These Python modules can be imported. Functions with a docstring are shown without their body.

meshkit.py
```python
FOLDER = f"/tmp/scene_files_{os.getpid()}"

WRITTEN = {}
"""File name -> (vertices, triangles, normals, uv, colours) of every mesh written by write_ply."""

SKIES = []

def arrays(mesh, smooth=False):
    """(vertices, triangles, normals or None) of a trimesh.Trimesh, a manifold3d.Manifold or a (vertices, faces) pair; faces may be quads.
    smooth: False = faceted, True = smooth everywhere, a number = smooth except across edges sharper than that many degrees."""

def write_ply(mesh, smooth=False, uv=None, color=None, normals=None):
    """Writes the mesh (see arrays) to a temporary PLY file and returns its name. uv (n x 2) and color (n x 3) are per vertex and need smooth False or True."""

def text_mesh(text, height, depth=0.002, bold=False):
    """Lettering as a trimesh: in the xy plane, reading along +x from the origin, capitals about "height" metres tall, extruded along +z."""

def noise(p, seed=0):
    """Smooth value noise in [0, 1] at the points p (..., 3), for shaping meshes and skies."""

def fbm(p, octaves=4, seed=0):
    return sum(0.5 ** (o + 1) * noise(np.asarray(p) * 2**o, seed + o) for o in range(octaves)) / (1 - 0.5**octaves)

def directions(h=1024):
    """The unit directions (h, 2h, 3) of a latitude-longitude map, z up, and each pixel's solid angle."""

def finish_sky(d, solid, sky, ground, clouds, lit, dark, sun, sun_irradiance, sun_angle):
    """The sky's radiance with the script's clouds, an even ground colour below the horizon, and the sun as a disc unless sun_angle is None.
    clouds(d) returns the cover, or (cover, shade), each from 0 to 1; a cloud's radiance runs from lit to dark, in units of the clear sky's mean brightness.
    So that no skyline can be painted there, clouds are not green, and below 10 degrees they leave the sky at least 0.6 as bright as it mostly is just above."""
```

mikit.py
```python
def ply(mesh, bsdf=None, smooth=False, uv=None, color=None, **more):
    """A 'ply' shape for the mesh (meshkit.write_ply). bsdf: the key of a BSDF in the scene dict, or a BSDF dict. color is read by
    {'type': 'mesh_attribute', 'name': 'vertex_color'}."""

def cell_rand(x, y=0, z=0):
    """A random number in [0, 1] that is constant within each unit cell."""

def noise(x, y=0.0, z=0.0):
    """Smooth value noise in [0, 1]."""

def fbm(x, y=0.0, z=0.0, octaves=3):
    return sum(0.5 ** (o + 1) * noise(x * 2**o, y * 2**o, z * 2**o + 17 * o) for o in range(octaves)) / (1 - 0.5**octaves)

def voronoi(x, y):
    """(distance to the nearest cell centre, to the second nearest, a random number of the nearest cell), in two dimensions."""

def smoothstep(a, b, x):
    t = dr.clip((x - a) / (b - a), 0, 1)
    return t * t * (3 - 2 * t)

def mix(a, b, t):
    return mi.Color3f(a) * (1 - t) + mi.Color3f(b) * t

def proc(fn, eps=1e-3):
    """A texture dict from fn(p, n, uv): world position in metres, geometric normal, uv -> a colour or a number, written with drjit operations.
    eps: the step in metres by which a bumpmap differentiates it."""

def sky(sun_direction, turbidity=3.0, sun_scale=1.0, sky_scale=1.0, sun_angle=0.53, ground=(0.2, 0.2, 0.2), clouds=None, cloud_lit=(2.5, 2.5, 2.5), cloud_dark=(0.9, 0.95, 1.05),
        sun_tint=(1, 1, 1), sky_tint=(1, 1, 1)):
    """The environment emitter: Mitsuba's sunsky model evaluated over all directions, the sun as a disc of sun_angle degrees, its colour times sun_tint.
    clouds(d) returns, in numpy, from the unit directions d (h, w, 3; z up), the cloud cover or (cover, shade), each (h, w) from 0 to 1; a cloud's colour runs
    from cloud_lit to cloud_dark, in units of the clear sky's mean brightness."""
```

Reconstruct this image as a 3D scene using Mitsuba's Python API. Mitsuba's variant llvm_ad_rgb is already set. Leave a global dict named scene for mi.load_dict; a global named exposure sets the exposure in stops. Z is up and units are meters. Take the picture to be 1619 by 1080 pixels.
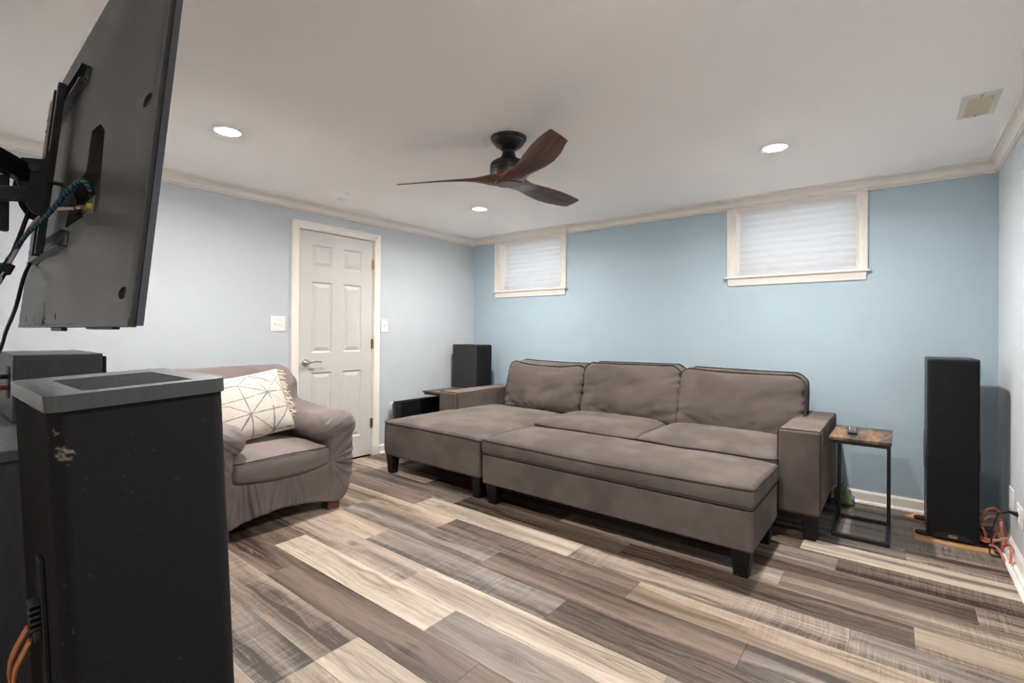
import math
import numpy as np
import trimesh
import drjit as dr
import mitsuba as mi
import mikit
import meshkit
import manifold3d as m3
from shapely.geometry import Polygon, box as sbox

T = mi.ScalarTransform4f
scene, labels = {}, {}

# ------------------------------------------------------------------ camera, daylight, exposure
# world: left wall x=0, window wall y=0, room towards -y, floor z=0, metres
F_PX, YAW, PITCH, ROLL = 770.83, -0.67067, 0.0043036, 0.0070474
CAM = np.array([3.9463, -4.2434, 1.1821])
fw = np.array([math.sin(YAW) * math.cos(PITCH), math.cos(YAW) * math.cos(PITCH), math.sin(PITCH)])
rt = np.cross(fw, [0, 0, 1.0]); rt /= np.linalg.norm(rt)
up = np.cross(rt, fw)
up2 = -rt * math.sin(ROLL) + up * math.cos(ROLL)
scene['camera'] = {
    'type': 'perspective', 'fov_axis': 'x', 'fov': math.degrees(2 * math.atan(809.5 / F_PX)),
    'near_clip': 0.02, 'far_clip': 200.0, 'principal_point_offset_y': 17.6 / 1080,
    'to_world': T().look_at(origin=CAM.tolist(), target=(CAM + fw).tolist(), up=up2.tolist()),
}
scene['daylight'] = {'type': 'constant', 'radiance': {'type': 'rgb', 'value': [0.62, 0.64, 0.665]}}
exposure = 1.26
LAMP = np.array([1.0, 0.965, 0.925]) * 290.0       # radiance of the recessed lamps
BEAM = 0.0115                                    # what the lens throws forward, m2

W, D, H = 4.431, 4.55, 2.277                   # room width, depth, ceiling height

# ------------------------------------------------------------------ helpers
def rng(seed):
    return np.random.default_rng(seed)

def bsdf(key, color, rough=0.5, spec=0.4, metal=0.0, sheen=0.0, clear=0.0, bump=None, bscale=0.001, flip=True):
    c = color if isinstance(color, dict) else {'type': 'rgb', 'value': list(color)}
    d = {'type': 'principled', 'base_color': c, 'roughness': rough, 'metallic': metal}
    if metal == 0:
        d['specular'] = spec
    if sheen:
        d['sheen'] = sheen
        d['sheen_tint'] = 0.6
    if clear:
        d['clearcoat'] = clear
        d['clearcoat_gloss'] = 0.85
    if bump is not None:
        d = {'type': 'bumpmap', 'tex': bump, 'scale': bscale, 'b': d}
    scene[key] = {'type': 'twosided', 'b': d}
    return key

def add(key, mesh, mat, smooth=30, uv=None, **more):
    assert key not in scene, key
    scene[key] = mikit.ply(mesh, mat, smooth=smooth, uv=uv, **more)
    return key

def lab(key, label=None, cat=None, group=None, kind=None):
    d = {}
    if label: d['label'] = label
    if cat: d['category'] = cat
    if group: d['group'] = group
    if kind: d['kind'] = kind
    labels[key] = d

def num(base, i):
    return base if i == 0 else f'{base}_{i:03d}'

def cat(*ms):
    return trimesh.util.concatenate([m if isinstance(m, trimesh.Trimesh) else tm(m) for m in ms])

def tm(m):
    if isinstance(m, trimesh.Trimesh):
        return m
    if hasattr(m, 'to_mesh'):
        q = m.to_mesh()
        return trimesh.Trimesh(np.array(q.vert_properties[:, :3]), np.array(q.tri_verts), process=False)
    v, f = m
    f = np.asarray(f)
    if f.shape[1] == 4:
        f = np.vstack([f[:, [0, 1, 2]], f[:, [0, 2, 3]]])
    return trimesh.Trimesh(np.asarray(v, float), f, process=False)

def bx(x0, x1, y0, y1, z0, z1):
    m = trimesh.creation.box(extents=[x1 - x0, y1 - y0, z1 - z0])
    m.apply_translation([(x0 + x1) / 2, (y0 + y1) / 2, (z0 + z1) / 2])
    return m

def softbox(hx, hy, hz, r, n=(6, 6, 6), m=3):
    """A welded, gridded rounded box around the origin."""
    ax = []
    for h, k in zip((hx, hy, hz), n):
        rr = min(r, h * 0.999)
        t = np.tan(np.linspace(0, 1, m + 1) * math.pi / 4)
        e = rr * (1 - t[::-1])            # 0 .. rr from the outside in
        a = np.concatenate([-h + e, np.linspace(-h + rr, h - rr, k + 1)[1:-1], (h - e)[::-1]])
        ax.append(a)
    V, Fq, off = [], [], 0
    H_ = np.array([hx, hy, hz])
    for d in range(3):
        u, w = (d + 1) % 3, (d + 2) % 3
        A, B = np.meshgrid(ax[u], ax[w], indexing='ij')
        for s in (-1, 1):
            P = np.zeros(A.shape + (3,))
            P[..., u], P[..., w], P[..., d] = A, B, s * H_[d]
            na, nb = A.shape
            idx = np.arange(na * nb).reshape(na, nb) + off
            q = np.stack([idx[:-1, :-1], idx[1:, :-1], idx[1:, 1:], idx[:-1, 1:]], -1).reshape(-1, 4)
            if s < 0:
                q = q[:, ::-1]
            V.append(P.reshape(-1, 3)); Fq.append(q); off += na * nb
    V = np.vstack(V); Fq = np.vstack(Fq)
    key, inv = np.unique(np.round(V * 1e6).astype(np.int64), axis=0, return_inverse=True)
    inv = inv.ravel()
    U = np.zeros((len(key), 3)); U[inv] = V
    Fq = inv[Fq]
    R = np.minimum(r, H_ * 0.999)
    inner = np.clip(U, -(H_ - R), H_ - R)
    dd = (U - inner) / R
    # cube corner -> sphere corner
    dd = dd / np.maximum(np.linalg.norm(dd, axis=1, keepdims=True), 1e-9)
    return tm((inner + dd * R, Fq))

def rb(x0, x1, y0, y1, z0, z1, r=0.004, n=(1, 1, 1), m=2):
    b = softbox((x1 - x0) / 2, (y1 - y0) / 2, (z1 - z0) / 2, r, n, m)
    b.apply_translation([(x0 + x1) / 2, (y0 + y1) / 2, (z0 + z1) / 2])
    return b

def tube(path, r, closed=False, sides=8, cap=True, flat=None):
    """flat=(a,b): elliptical section half-axes along side and up."""
    p = np.asarray(path, float)
    n = len(p)
    t = (np.roll(p, -1, 0) - np.roll(p, 1, 0)) if closed else np.gradient(p, axis=0)
    t /= np.linalg.norm(t, axis=1, keepdims=True) + 1e-12
    a = np.cross(t[0], [0, 0, 1.0])
    if np.linalg.norm(a) < 1e-3:
        a = np.cross(t[0], [1.0, 0, 0])
    a /= np.linalg.norm(a)
    A = []
    for i in range(n):
        a = a - t[i] * (a @ t[i]); a /= np.linalg.norm(a) + 1e-12
        A.append(a)
    A = np.array(A)
    B = np.cross(t, A)
    ang = np.arange(sides) * 2 * math.pi / sides
    ra, rb_ = (r, r) if flat is None else flat
    ra = np.broadcast_to(ra, (n,)); rb_ = np.broadcast_to(rb_, (n,))
    v = p[:, None] + np.cos(ang)[None, :, None] * A[:, None] * ra[:, None, None] + np.sin(ang)[None, :, None] * B[:, None] * rb_[:, None, None]
    i, j = np.meshgrid(np.arange(n if closed else n - 1), np.arange(sides), indexing='ij')
    i2 = (i + 1) % n
    q = np.stack([i * sides + j, i * sides + (j + 1) % sides, i2 * sides + (j + 1) % sides, i2 * sides + j], -1).reshape(-1, 4)
    f = np.vstack([q[:, [0, 1, 2]], q[:, [0, 2, 3]]])
    v = v.reshape(-1, 3)
    if cap and not closed:
        k = len(v)
        v = np.vstack([v, p[0], p[-1]])
        j = np.arange(sides); j2 = (j + 1) % sides
        f = np.vstack([f, np.stack([j2, j, j * 0 + k], 1), np.stack([(n - 1) * sides + j, (n - 1) * sides + j2, j * 0 + k + 1], 1)])
    return trimesh.Trimesh(v, f, process=False)

def spline(pts, n=60, closed=False):
    from scipy.interpolate import CubicSpline
    p = np.asarray(pts, float)
    if closed:
        p = np.vstack([p, p[:1]])
    d = np.concatenate([[0], np.cumsum(np.linalg.norm(np.diff(p, axis=0), axis=1) ** 0.7)])
    cs = CubicSpline(d, p, bc_type='periodic' if closed else 'natural')
    t = np.linspace(0, d[-1], n + (1 if closed else 0))
    q = cs(t)
    return q[:-1] if closed else q

def lathe(profile, seg=48, center=(0, 0, 0)):
    """profile: (radius, z) points; solid of revolution."""
    pr = np.asarray(profile, float)
    ang = np.arange(seg) * 2 * math.pi / seg
    v = np.stack([pr[:, None, 0] * np.cos(ang), pr[:, None, 0] * np.sin(ang), np.broadcast_to(pr[:, None, 1], (len(pr), seg))], -1)
    i, j = np.meshgrid(np.arange(len(pr) - 1), np.arange(seg), indexing='ij')
    q = np.stack([i * seg + j, i * seg + (j + 1) % seg, (i + 1) * seg + (j + 1) % seg, (i + 1) * seg + j], -1).reshape(-1, 4)
    m = tm((v.reshape(-1, 3) + np.array(center), q))
    m.merge_vertices(); m.update_faces(m.nondegenerate_faces())
    return m

def prism(profile, a0, a1, place):
    """profile: closed list of (p, z). a0/a1: functions of p giving start and end along the run. place(s, p, z) -> xyz arrays."""
    pr = np.asarray(profile, float)
    n = len(pr)
    s0 = np.array([a0(p) for p in pr[:, 0]]); s1 = np.array([a1(p) for p in pr[:, 0]])
    v = np.vstack([place(s0, pr[:, 0], pr[:, 1]), place(s1, pr[:, 0], pr[:, 1])])
    j = np.arange(n); j2 = (j + 1) % n
    f = np.vstack([np.stack([j, j2, j2 + n], 1), np.stack([j, j2 + n, j + n], 1)])
    tv, tf = trimesh.creation.triangulate_polygon(Polygon(pr), engine='earcut')
    # earcut keeps the vertices' order of the ring
    from scipy.spatial import cKDTree
    mp = cKDTree(pr).query(tv)[1]
    tf = mp[tf]
    f = np.vstack([f, tf, tf[:, ::-1] + n])
    m = trimesh.Trimesh(v, f, process=False)
    m.fix_normals()
    return m

def surface_net(Fv, o, h):
    """Fv: values on a grid (negative inside), o origin, h step. Returns a smooth welded mesh."""
    nx, ny, nz = Fv.shape
    S = Fv < 0
    cs = sum(S[a:nx - 1 + a, b:ny - 1 + b, c:nz - 1 + c].astype(np.int8) for a in (0, 1) for b in (0, 1) for c in (0, 1))
    act = (cs > 0) & (cs < 8)
    ids = -np.ones(act.shape, np.int64)
    I = np.argwhere(act); ids[act] = np.arange(len(I))
    acc = np.zeros((len(I), 3)); cnt = np.zeros(len(I))
    for d in range(3):
        for b in (0, 1):
            for c in (0, 1):
                o0 = np.zeros(3, int); o0[(d + 1) % 3] = b; o0[(d + 2) % 3] = c
                o1 = o0.copy(); o1[d] = 1
                p0, p1 = I + o0, I + o1
                f0, f1 = Fv[tuple(p0.T)], Fv[tuple(p1.T)]
                m = (f0 < 0) != (f1 < 0)
                t = np.where(m, f0 / np.where(m, f0 - f1, 1), 0)
                q = p0 + t[:, None] * (p1 - p0)
                acc[m] += q[m]; cnt[m] += 1
    V = acc / cnt[:, None]
    quads = []
    for d in range(3):
        u, w = (d + 1) % 3, (d + 2) % 3
        lo = [slice(None)] * 3; hi = [slice(None)] * 3
        lo[d] = slice(0, -1); hi[d] = slice(1, None)
        A, B = S[tuple(lo)], S[tuple(hi)]
        E = np.argwhere(A != B)
        ok = (E[:, u] > 0) & (E[:, w] > 0) & (E[:, u] < Fv.shape[u] - 1) & (E[:, w] < Fv.shape[w] - 1)
        E = E[ok]
        ins = A[tuple(E.T)]
        def cell(du, dw):
            q = E.copy(); q[:, u] -= du; q[:, w] -= dw
            return ids[tuple(q.T)]
        q = np.stack([cell(1, 1), cell(0, 1), cell(0, 0), cell(1, 0)], 1)
        q[~ins] = q[~ins][:, ::-1]
        quads.append(q)
    return tm((V * h + np.array(o), np.vstack(quads)))

def vnormals(m):
    n = np.zeros_like(m.vertices)
    fn = np.cross(m.vertices[m.faces[:, 1]] - m.vertices[m.faces[:, 0]], m.vertices[m.faces[:, 2]] - m.vertices[m.faces[:, 0]])
    for k in range(3):
        np.add.at(n, m.faces[:, k], fn)
    return n / np.maximum(np.linalg.norm(n, axis=1, keepdims=True), 1e-12)

def ss(x, a, b):
    t = np.clip((x - a) / (b - a), 0, 1)
    return t * t * (3 - 2 * t)

def nz3(P, sx, sy, sz, seed=0, oct=2):
    return meshkit.fbm(np.stack([P[:, 0] * sx, P[:, 1] * sy, P[:, 2] * sz], -1) + 31.7, oct, seed) - 0.5

N, FB, MIX, SST = mikit.noise, mikit.fbm, mikit.mix, mikit.smoothstep

# ------------------------------------------------------------------ materials
bsdf('mat_ceiling', (0.945, 0.92, 0.895), 0.8, 0.2)
bsdf('mat_wall_pale', (0.435, 0.463, 0.487), 0.6, 0.25)
bsdf('mat_wall_bounce', (0.86, 0.84, 0.81), 0.6, 0.25)  # unseen front wall, made extra white to bounce light onto the ceiling
bsdf('mat_wall_blue', (0.340, 0.425, 0.482), 0.6, 0.25)
bsdf('mat_trim', (0.71, 0.665, 0.615), 0.38, 0.4)
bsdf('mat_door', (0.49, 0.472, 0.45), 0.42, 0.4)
bsdf('mat_plate', (0.70, 0.665, 0.62), 0.35, 0.4)
bsdf('mat_white_plastic', (0.90, 0.90, 0.90), 0.4, 0.4)
bsdf('mat_vent', (0.68, 0.69, 0.62), 0.45, 0.4)
bsdf('mat_vent_slat', (0.68, 0.60, 0.46), 0.5, 0.3)
bsdf('mat_vent_duct', (0.30, 0.25, 0.18), 0.7, 0.2)
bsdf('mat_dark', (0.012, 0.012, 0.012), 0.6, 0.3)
bsdf('mat_brass', (0.45, 0.32, 0.14), 0.35, metal=1.0)
bsdf('mat_nickel', (0.52, 0.49, 0.45), 0.28, metal=1.0)
bsdf('mat_screw', (0.25, 0.25, 0.24), 0.4, metal=1.0)
bsdf('mat_black_metal', (0.009, 0.009, 0.0095), 0.40, 0.40)
bsdf('mat_black_gloss', (0.008, 0.008, 0.009), 0.10, 0.5, clear=0.6)
bsdf('mat_leg', (0.005, 0.005, 0.005), 0.45, 0.28)
bsdf('mat_rail_metal', (0.014, 0.014, 0.015), 0.25, 0.6)
bsdf('mat_grey_metal', (0.14, 0.145, 0.15), 0.35, 0.5)

def suede_color(base, lo, hi, sc=5.0):
    def f(p, n, uv):
        a = FB(p.x * sc, p.y * sc, p.z * sc, 3)
        b = FB(p.x * 60, p.y * 60, p.z * 60, 2)
        t = SST(0.3, 0.7, a) * 0.8 + b * 0.2
        return MIX([c * lo for c in base], [c * hi for c in base], t)
    return mikit.proc(f)

def weave_bump(p, n, uv):
    return FB(p.x * 260, p.y * 260, p.z * 260, 2)
SUEDE = (0.106, 0.0865, 0.077)
bsdf('mat_suede', suede_color(SUEDE, 0.80, 1.18), 0.9, 0.10, sheen=0.12, bump=mikit.proc(weave_bump, 6e-4), bscale=0.0012)
bsdf('mat_piping', suede_color((0.046, 0.038, 0.034), 0.85, 1.1, 9.0), 0.85, 0.1, sheen=0.2)
SLIP = (0.150, 0.122, 0.114)
bsdf('mat_slipcover', suede_color(SLIP, 0.86, 1.12, 6.0), 0.60, 0.26, sheen=0.6, bump=mikit.proc(weave_bump, 6e-4), bscale=0.0008)
bsdf('mat_slip_seam', (0.04, 0.032, 0.03), 0.8, 0.1)

def cherry(p, n, uv):
    g = FB(uv.x * 4, uv.y * 60, 3.0, 3)
    s = FB(uv.x * 12, uv.y * 220, 1.0, 2)
    return MIX((0.045, 0.018, 0.010), (0.125, 0.045, 0.024), SST(0.25, 0.75, g) * 0.75 + s * 0.25)
bsdf('mat_blade', mikit.proc(cherry), 0.32, 0.45, clear=0.2)
def rustic(p, n, uv):
    g = FB(p.x * 18, p.y * 5, 7.0, 3)
    k = FB(p.x * 120, p.y * 14, 2.0, 2)
    t = SST(0.32, 0.68, g)
    c = MIX((0.040, 0.028, 0.021), (0.165, 0.078, 0.036), t)
    return c * (0.65 + 0.7 * k)
bsdf('mat_rustic', mikit.proc(rustic), 0.38, 0.45)
bsdf('mat_brown_leg', (0.10, 0.032, 0.016), 0.35, 0.5)
bsdf('mat_plywood', mikit.proc(lambda p, n, uv: MIX((0.34, 0.18, 0.085), (0.48, 0.27, 0.14), FB(p.x * 8, p.y * 60, 1.0, 2))), 0.5, 0.35)

def sock(p, n, uv):
    w = N(p.x * 900, p.y * 900, p.z * 900)
    lint = SST(0.90, 0.94, N(p.x * 190, p.y * 190, p.z * 130)) * 0.03
    c = MIX((0.006, 0.006, 0.0062), (0.014, 0.014, 0.0145), w)
    return c + mi.Color3f(lint * 0.9)
bsdf('mat_cloth', mikit.proc(sock), 0.85, 0.12, sheen=0.08, bump=mikit.proc(lambda p, n, uv: N(p.x * 700, p.y * 700, p.z * 500), 5e-4), bscale=0.0006)
def worn_sock(p, n, uv):
    c = sock(p, n, uv)
    def blot(x, y, z, r):
        d = dr.sqrt(dr.square((p.x - x)) + dr.square((p.y - y)) + dr.square((p.z - z) * 0.8))
        return 1 - SST(r * 0.5, r, d + (FB(p.x * 160, p.y * 160, p.z * 160, 2) - 0.5) * r * 1.1)
    m = dr.maximum(blot(2.846, -4.086, 1.010, 0.014), blot(2.852, -4.070, 0.972, 0.017))
    m = dr.maximum(m, blot(2.842, -4.09, 0.975, 0.005))
    return c * (1 - m) + mi.Color3f(0.17, 0.145, 0.11) * m
bsdf('mat_worn_cloth', mikit.proc(worn_sock), 0.85, 0.12, sheen=0.08, bump=mikit.proc(lambda p, n, uv: N(p.x * 700, p.y * 700, p.z * 500), 5e-4), bscale=0.0006)
def brushed(p, n, uv):
    return mi.Color3f(0.032, 0.034, 0.034) * (0.86 + 0.28 * FB(p.x * 10, p.y * 150, 1.0, 2))
bsdf('mat_cap', mikit.proc(brushed), 0.30, 0.55)
bsdf('mat_vinyl', mikit.proc(lambda p, n, uv: mi.Color3f(0.016, 0.016, 0.017) * (0.75 + 0.5 * FB(p.x * 160, p.y * 160, p.z * 14, 2))), 0.42, 0.45)
bsdf('mat_tv_back', mikit.proc(lambda p, n, uv: mi.Color3f(0.023, 0.0235, 0.023) * (0.9 + 0.2 * N(p.x * 300, p.y * 300, p.z * 300))), 0.40, 0.5)
bsdf('mat_tv_edge', (0.10, 0.105, 0.118), 0.25, metal=1.0)
bsdf('mat_copper_wire', (0.42, 0.13, 0.09), 0.3, 0.5, clear=0.4)
bsdf('mat_orange_wire', (0.42, 0.15, 0.05), 0.35, 0.5)
bsdf('mat_cable_black', (0.010, 0.010, 0.010), 0.5, 0.4)
bsdf('mat_cable_white', (0.55, 0.50, 0.42), 0.45, 0.4)
bsdf('mat_cable_blue', mikit.proc(lambda p, n, uv: MIX((0.008, 0.009, 0.012), (0.010, 0.11, 0.17), SST(0.46, 0.54, dr.sin(uv.x * 420.0 + uv.y * 12.56) * 0.5 * dr.sin(uv.x * 60.0 + 0.7) + 0.5))), 0.5, 0.4)
bsdf('mat_conduit', (0.72, 0.70, 0.68), 0.35, 0.4)
bsdf('mat_bag', mikit.proc(lambda p, n, uv: mi.Color3f(0.13, 0.155, 0.075) * (0.7 + 0.6 * FB(p.x * 40, p.y * 40, p.z * 40, 2))), 0.8, 0.2)
bsdf('mat_green', (0.05, 0.26, 0.06), 0.6, 0.3)
bsdf('mat_remote', (0.014, 0.015, 0.018), 0.35, 0.5)
bsdf('mat_button', (0.06, 0.065, 0.075), 0.5, 0.4)
bsdf('mat_button_red', (0.45, 0.12, 0.10), 0.5, 0.4)
bsdf('mat_button_blue', (0.16, 0.25, 0.42), 0.5, 0.4)
bsdf('mat_button_white', (0.6, 0.6, 0.6), 0.5, 0.4)
bsdf('mat_badge', (0.35, 0.36, 0.37), 0.2, metal=1.0)
bsdf('mat_badge_letter', (0.62, 0.28, 0.18), 0.35, 0.5)
bsdf('mat_terminal_red', (0.30, 0.02, 0.02), 0.4, 0.5)
bsdf('mat_terminal_gold', (0.55, 0.42, 0.22), 0.3, metal=1.0)
bsdf('mat_yellow', (0.65, 0.50, 0.04), 0.4, 0.5)
bsdf('mat_fringe', (0.60, 0.54, 0.455), 0.9, 0.1)
scene['mat_pane'] = {'type': 'thindielectric', 'int_ior': 1.5}
scene['mat_shade'] = {'type': 'principledthin', 'base_color': {'type': 'rgb', 'value': [0.62, 0.64, 0.66]}, 'roughness': 0.9, 'diff_trans': 1.0, 'spec_trans': 0.0}

# vinyl plank floor: uv carries plank number, position on the plank and tone
TONES = [((0.036, 0.024, 0.018), (0.150, 0.108, 0.085)),      # 0 dark brown
         ((0.060, 0.047, 0.039), (0.220, 0.180, 0.153)),      # 1 grey brown
         ((0.070, 0.051, 0.041), (0.280, 0.224, 0.184)),      # 2 medium
         ((0.145, 0.111, 0.086), (0.390, 0.332, 0.270)),      # 3 light cream
         ((0.110, 0.078, 0.056), (0.310, 0.245, 0.188))]      # 4 tan
def plank_color(p, n, uv):
    pid = dr.floor(uv.x / 4)
    tone = dr.floor(uv.y / 4)
    x = uv.x - pid * 4
    y = uv.y - tone * 4
    s = mikit.cell_rand(pid, 5) * 40
    s2 = mikit.cell_rand(pid, 9)
    # knots: the grain bends round them
    kx, ky = 0.30 + 1.0 * mikit.cell_rand(pid, 21), 0.03 + 0.12 * mikit.cell_rand(pid, 22)
    kx2, ky2 = 0.30 + 1.0 * mikit.cell_rand(pid, 23), 0.03 + 0.12 * mikit.cell_rand(pid, 24)
    def knot_d(kx, ky):
        return dr.sqrt(dr.square((x - kx) * 0.45) + dr.square(y - ky))
    j = FB(x * 30 + s, y * 60, s, 2) - 0.5
    d1, d2 = knot_d(kx, ky) + j * 0.012, knot_d(kx2, ky2) + j * 0.012
    k1 = (1 - SST(0.0, 0.034, d1)) * SST(0.30, 0.42, s2)
    k2 = (1 - SST(0.0, 0.026, d2)) * SST(0.55, 0.65, s2)
    bend = 0.030 * dr.exp(-dr.square(d1 / 0.045)) * dr.sign(y - ky) + 0.022 * dr.exp(-dr.square(d2 / 0.035)) * dr.sign(y - ky2)
    warp = (FB(x * 2.2 + s, y * 7, s, 3) - 0.5) * 0.055 + (FB(x * 9 + s, y * 16, s, 2) - 0.5) * 0.014
    yy = y - bend + warp
    broad = FB(x * 0.8 + s, yy * 16 + s, 4.0, 3)                 # wide dark and light bands
    rings = dr.abs(FB(x * 0.45 + s, yy * 30, s + 9.0, 2) - 0.5)  # thin dark growth lines
    vein = 1 - SST(0.0, 0.035, rings)
    grain = FB(x * 2.5 + s, yy * 120, s, 3)
    pore = SST(0.60, 0.80, N(x * 16 + s, yy * 520, s))
    fine = FB(x * 14 + s, y * 420, s, 2)
    streak = SST(0.56, 0.68, FB(x * 0.7 + s * 2, yy * 9, 12.0, 2)) # broken dark heartwood streak
    saw = N(x * 240 + N(x * 4, y * 10, s) * 4, y * 6, s)
    sawmask = SST(0.45, 0.6, mikit.cell_rand(pid, 31)) * SST(0.40, 0.58, FB(x * 1.6 + s, y * 8, 8.0, 2))
    fleck = SST(0.70, 0.80, N(x * 60 + s, y * 130, s)) * SST(0.5, 0.7, mikit.cell_rand(pid, 33))
    t = 0.16 + 0.62 * SST(0.22, 0.70, broad) + (grain - 0.5) * 0.75 + (fine - 0.5) * 0.45
    t = t - 0.26 * vein * SST(0.35, 0.65, FB(x * 3 + s, y * 12, 5.0, 2)) - 0.20 * pore - 0.42 * streak
    t = t + (saw - 0.5) * 0.55 * sawmask + 0.14 * fleck
    t = t - 0.60 * k1 * (0.55 + 0.45 * dr.sin(d1 * 900)) - 0.55 * k2 * (0.55 + 0.45 * dr.sin(d2 * 1100))
    t = dr.clip(t, -0.12, 1.05)
    lo, hi = mi.Color3f(0), mi.Color3f(0)
    for k, (a, b) in enumerate(TONES):
        w = dr.select(dr.abs(tone - k) < 0.5, mi.Float(1), mi.Float(0))
        lo += mi.Color3f(a) * w
        hi += mi.Color3f(b) * w
    vary = 1.08 + 0.26 * mikit.cell_rand(pid, 41)
    return (lo * (1 - t) + hi * t) * vary
def plank_bump(p, n, uv):
    pid = dr.floor(uv.x / 4)
    return FB(uv.x * 5, uv.y * 260, 2.0, 2)
bsdf('mat_plank', mikit.proc(plank_color), 0.48, 0.38, bump=mikit.proc(plank_bump, 1e-3), bscale=0.0005)

# ------------------------------------------------------------------ room shell
def struct(key, mesh, mat, label, smooth=False):
    add(key, mesh, mat, smooth)
    lab(key, label, kind='structure')

def mbox(x0, x1, y0, y1, z0, z1):
    return m3.Manifold.cube([x1 - x0, y1 - y0, z1 - z0]).translate([x0, y0, z0])

TH = 0.22
WIN = [(0.387, 1.228), (2.895, 3.717)]
WZ0, WZ1 = 1.646, 2.188
DY0, DY1, DZ1 = -2.150, -1.418, 2.045           # door opening
wb = mbox(-TH, W + TH, 0, TH, -0.1, H + 0.1)
for a, b in WIN:
    wb -= mbox(a, b, -0.1, TH + 0.1, WZ0, WZ1)
struct('wall_back', wb, 'mat_wall_blue', 'medium blue accent wall with two small high windows')
wl = mbox(-TH, 0, -D - TH, 0, -0.1, H + 0.1) - mbox(-0.10, 0.1, DY0 - 0.015, DY1 + 0.015, -0.2, DZ1 + 0.012)
struct('wall_left', wl, 'mat_wall_pale', 'pale grey blue wall with the white door')
struct('wall_right', bx(W, W + TH, -D - TH, 0, -0.1, H + 0.1), 'mat_wall_pale', 'pale grey blue wall at the right edge')
struct('wall_front', bx(0, W, -D - TH, -D, -0.1, H + 0.1), 'mat_wall_bounce', 'wall behind the television')
struct('ceiling', bx(-0.05, W + 0.05, -D - 0.05, 0.05, H, H + 0.12), 'mat_ceiling', 'smooth off white ceiling')
struct('floor', bx(-0.05, W + 0.05, -D - 0.05, 0.05, -0.12, -0.006), 'mat_dark', 'floor of grey brown vinyl wood planks')

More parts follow.
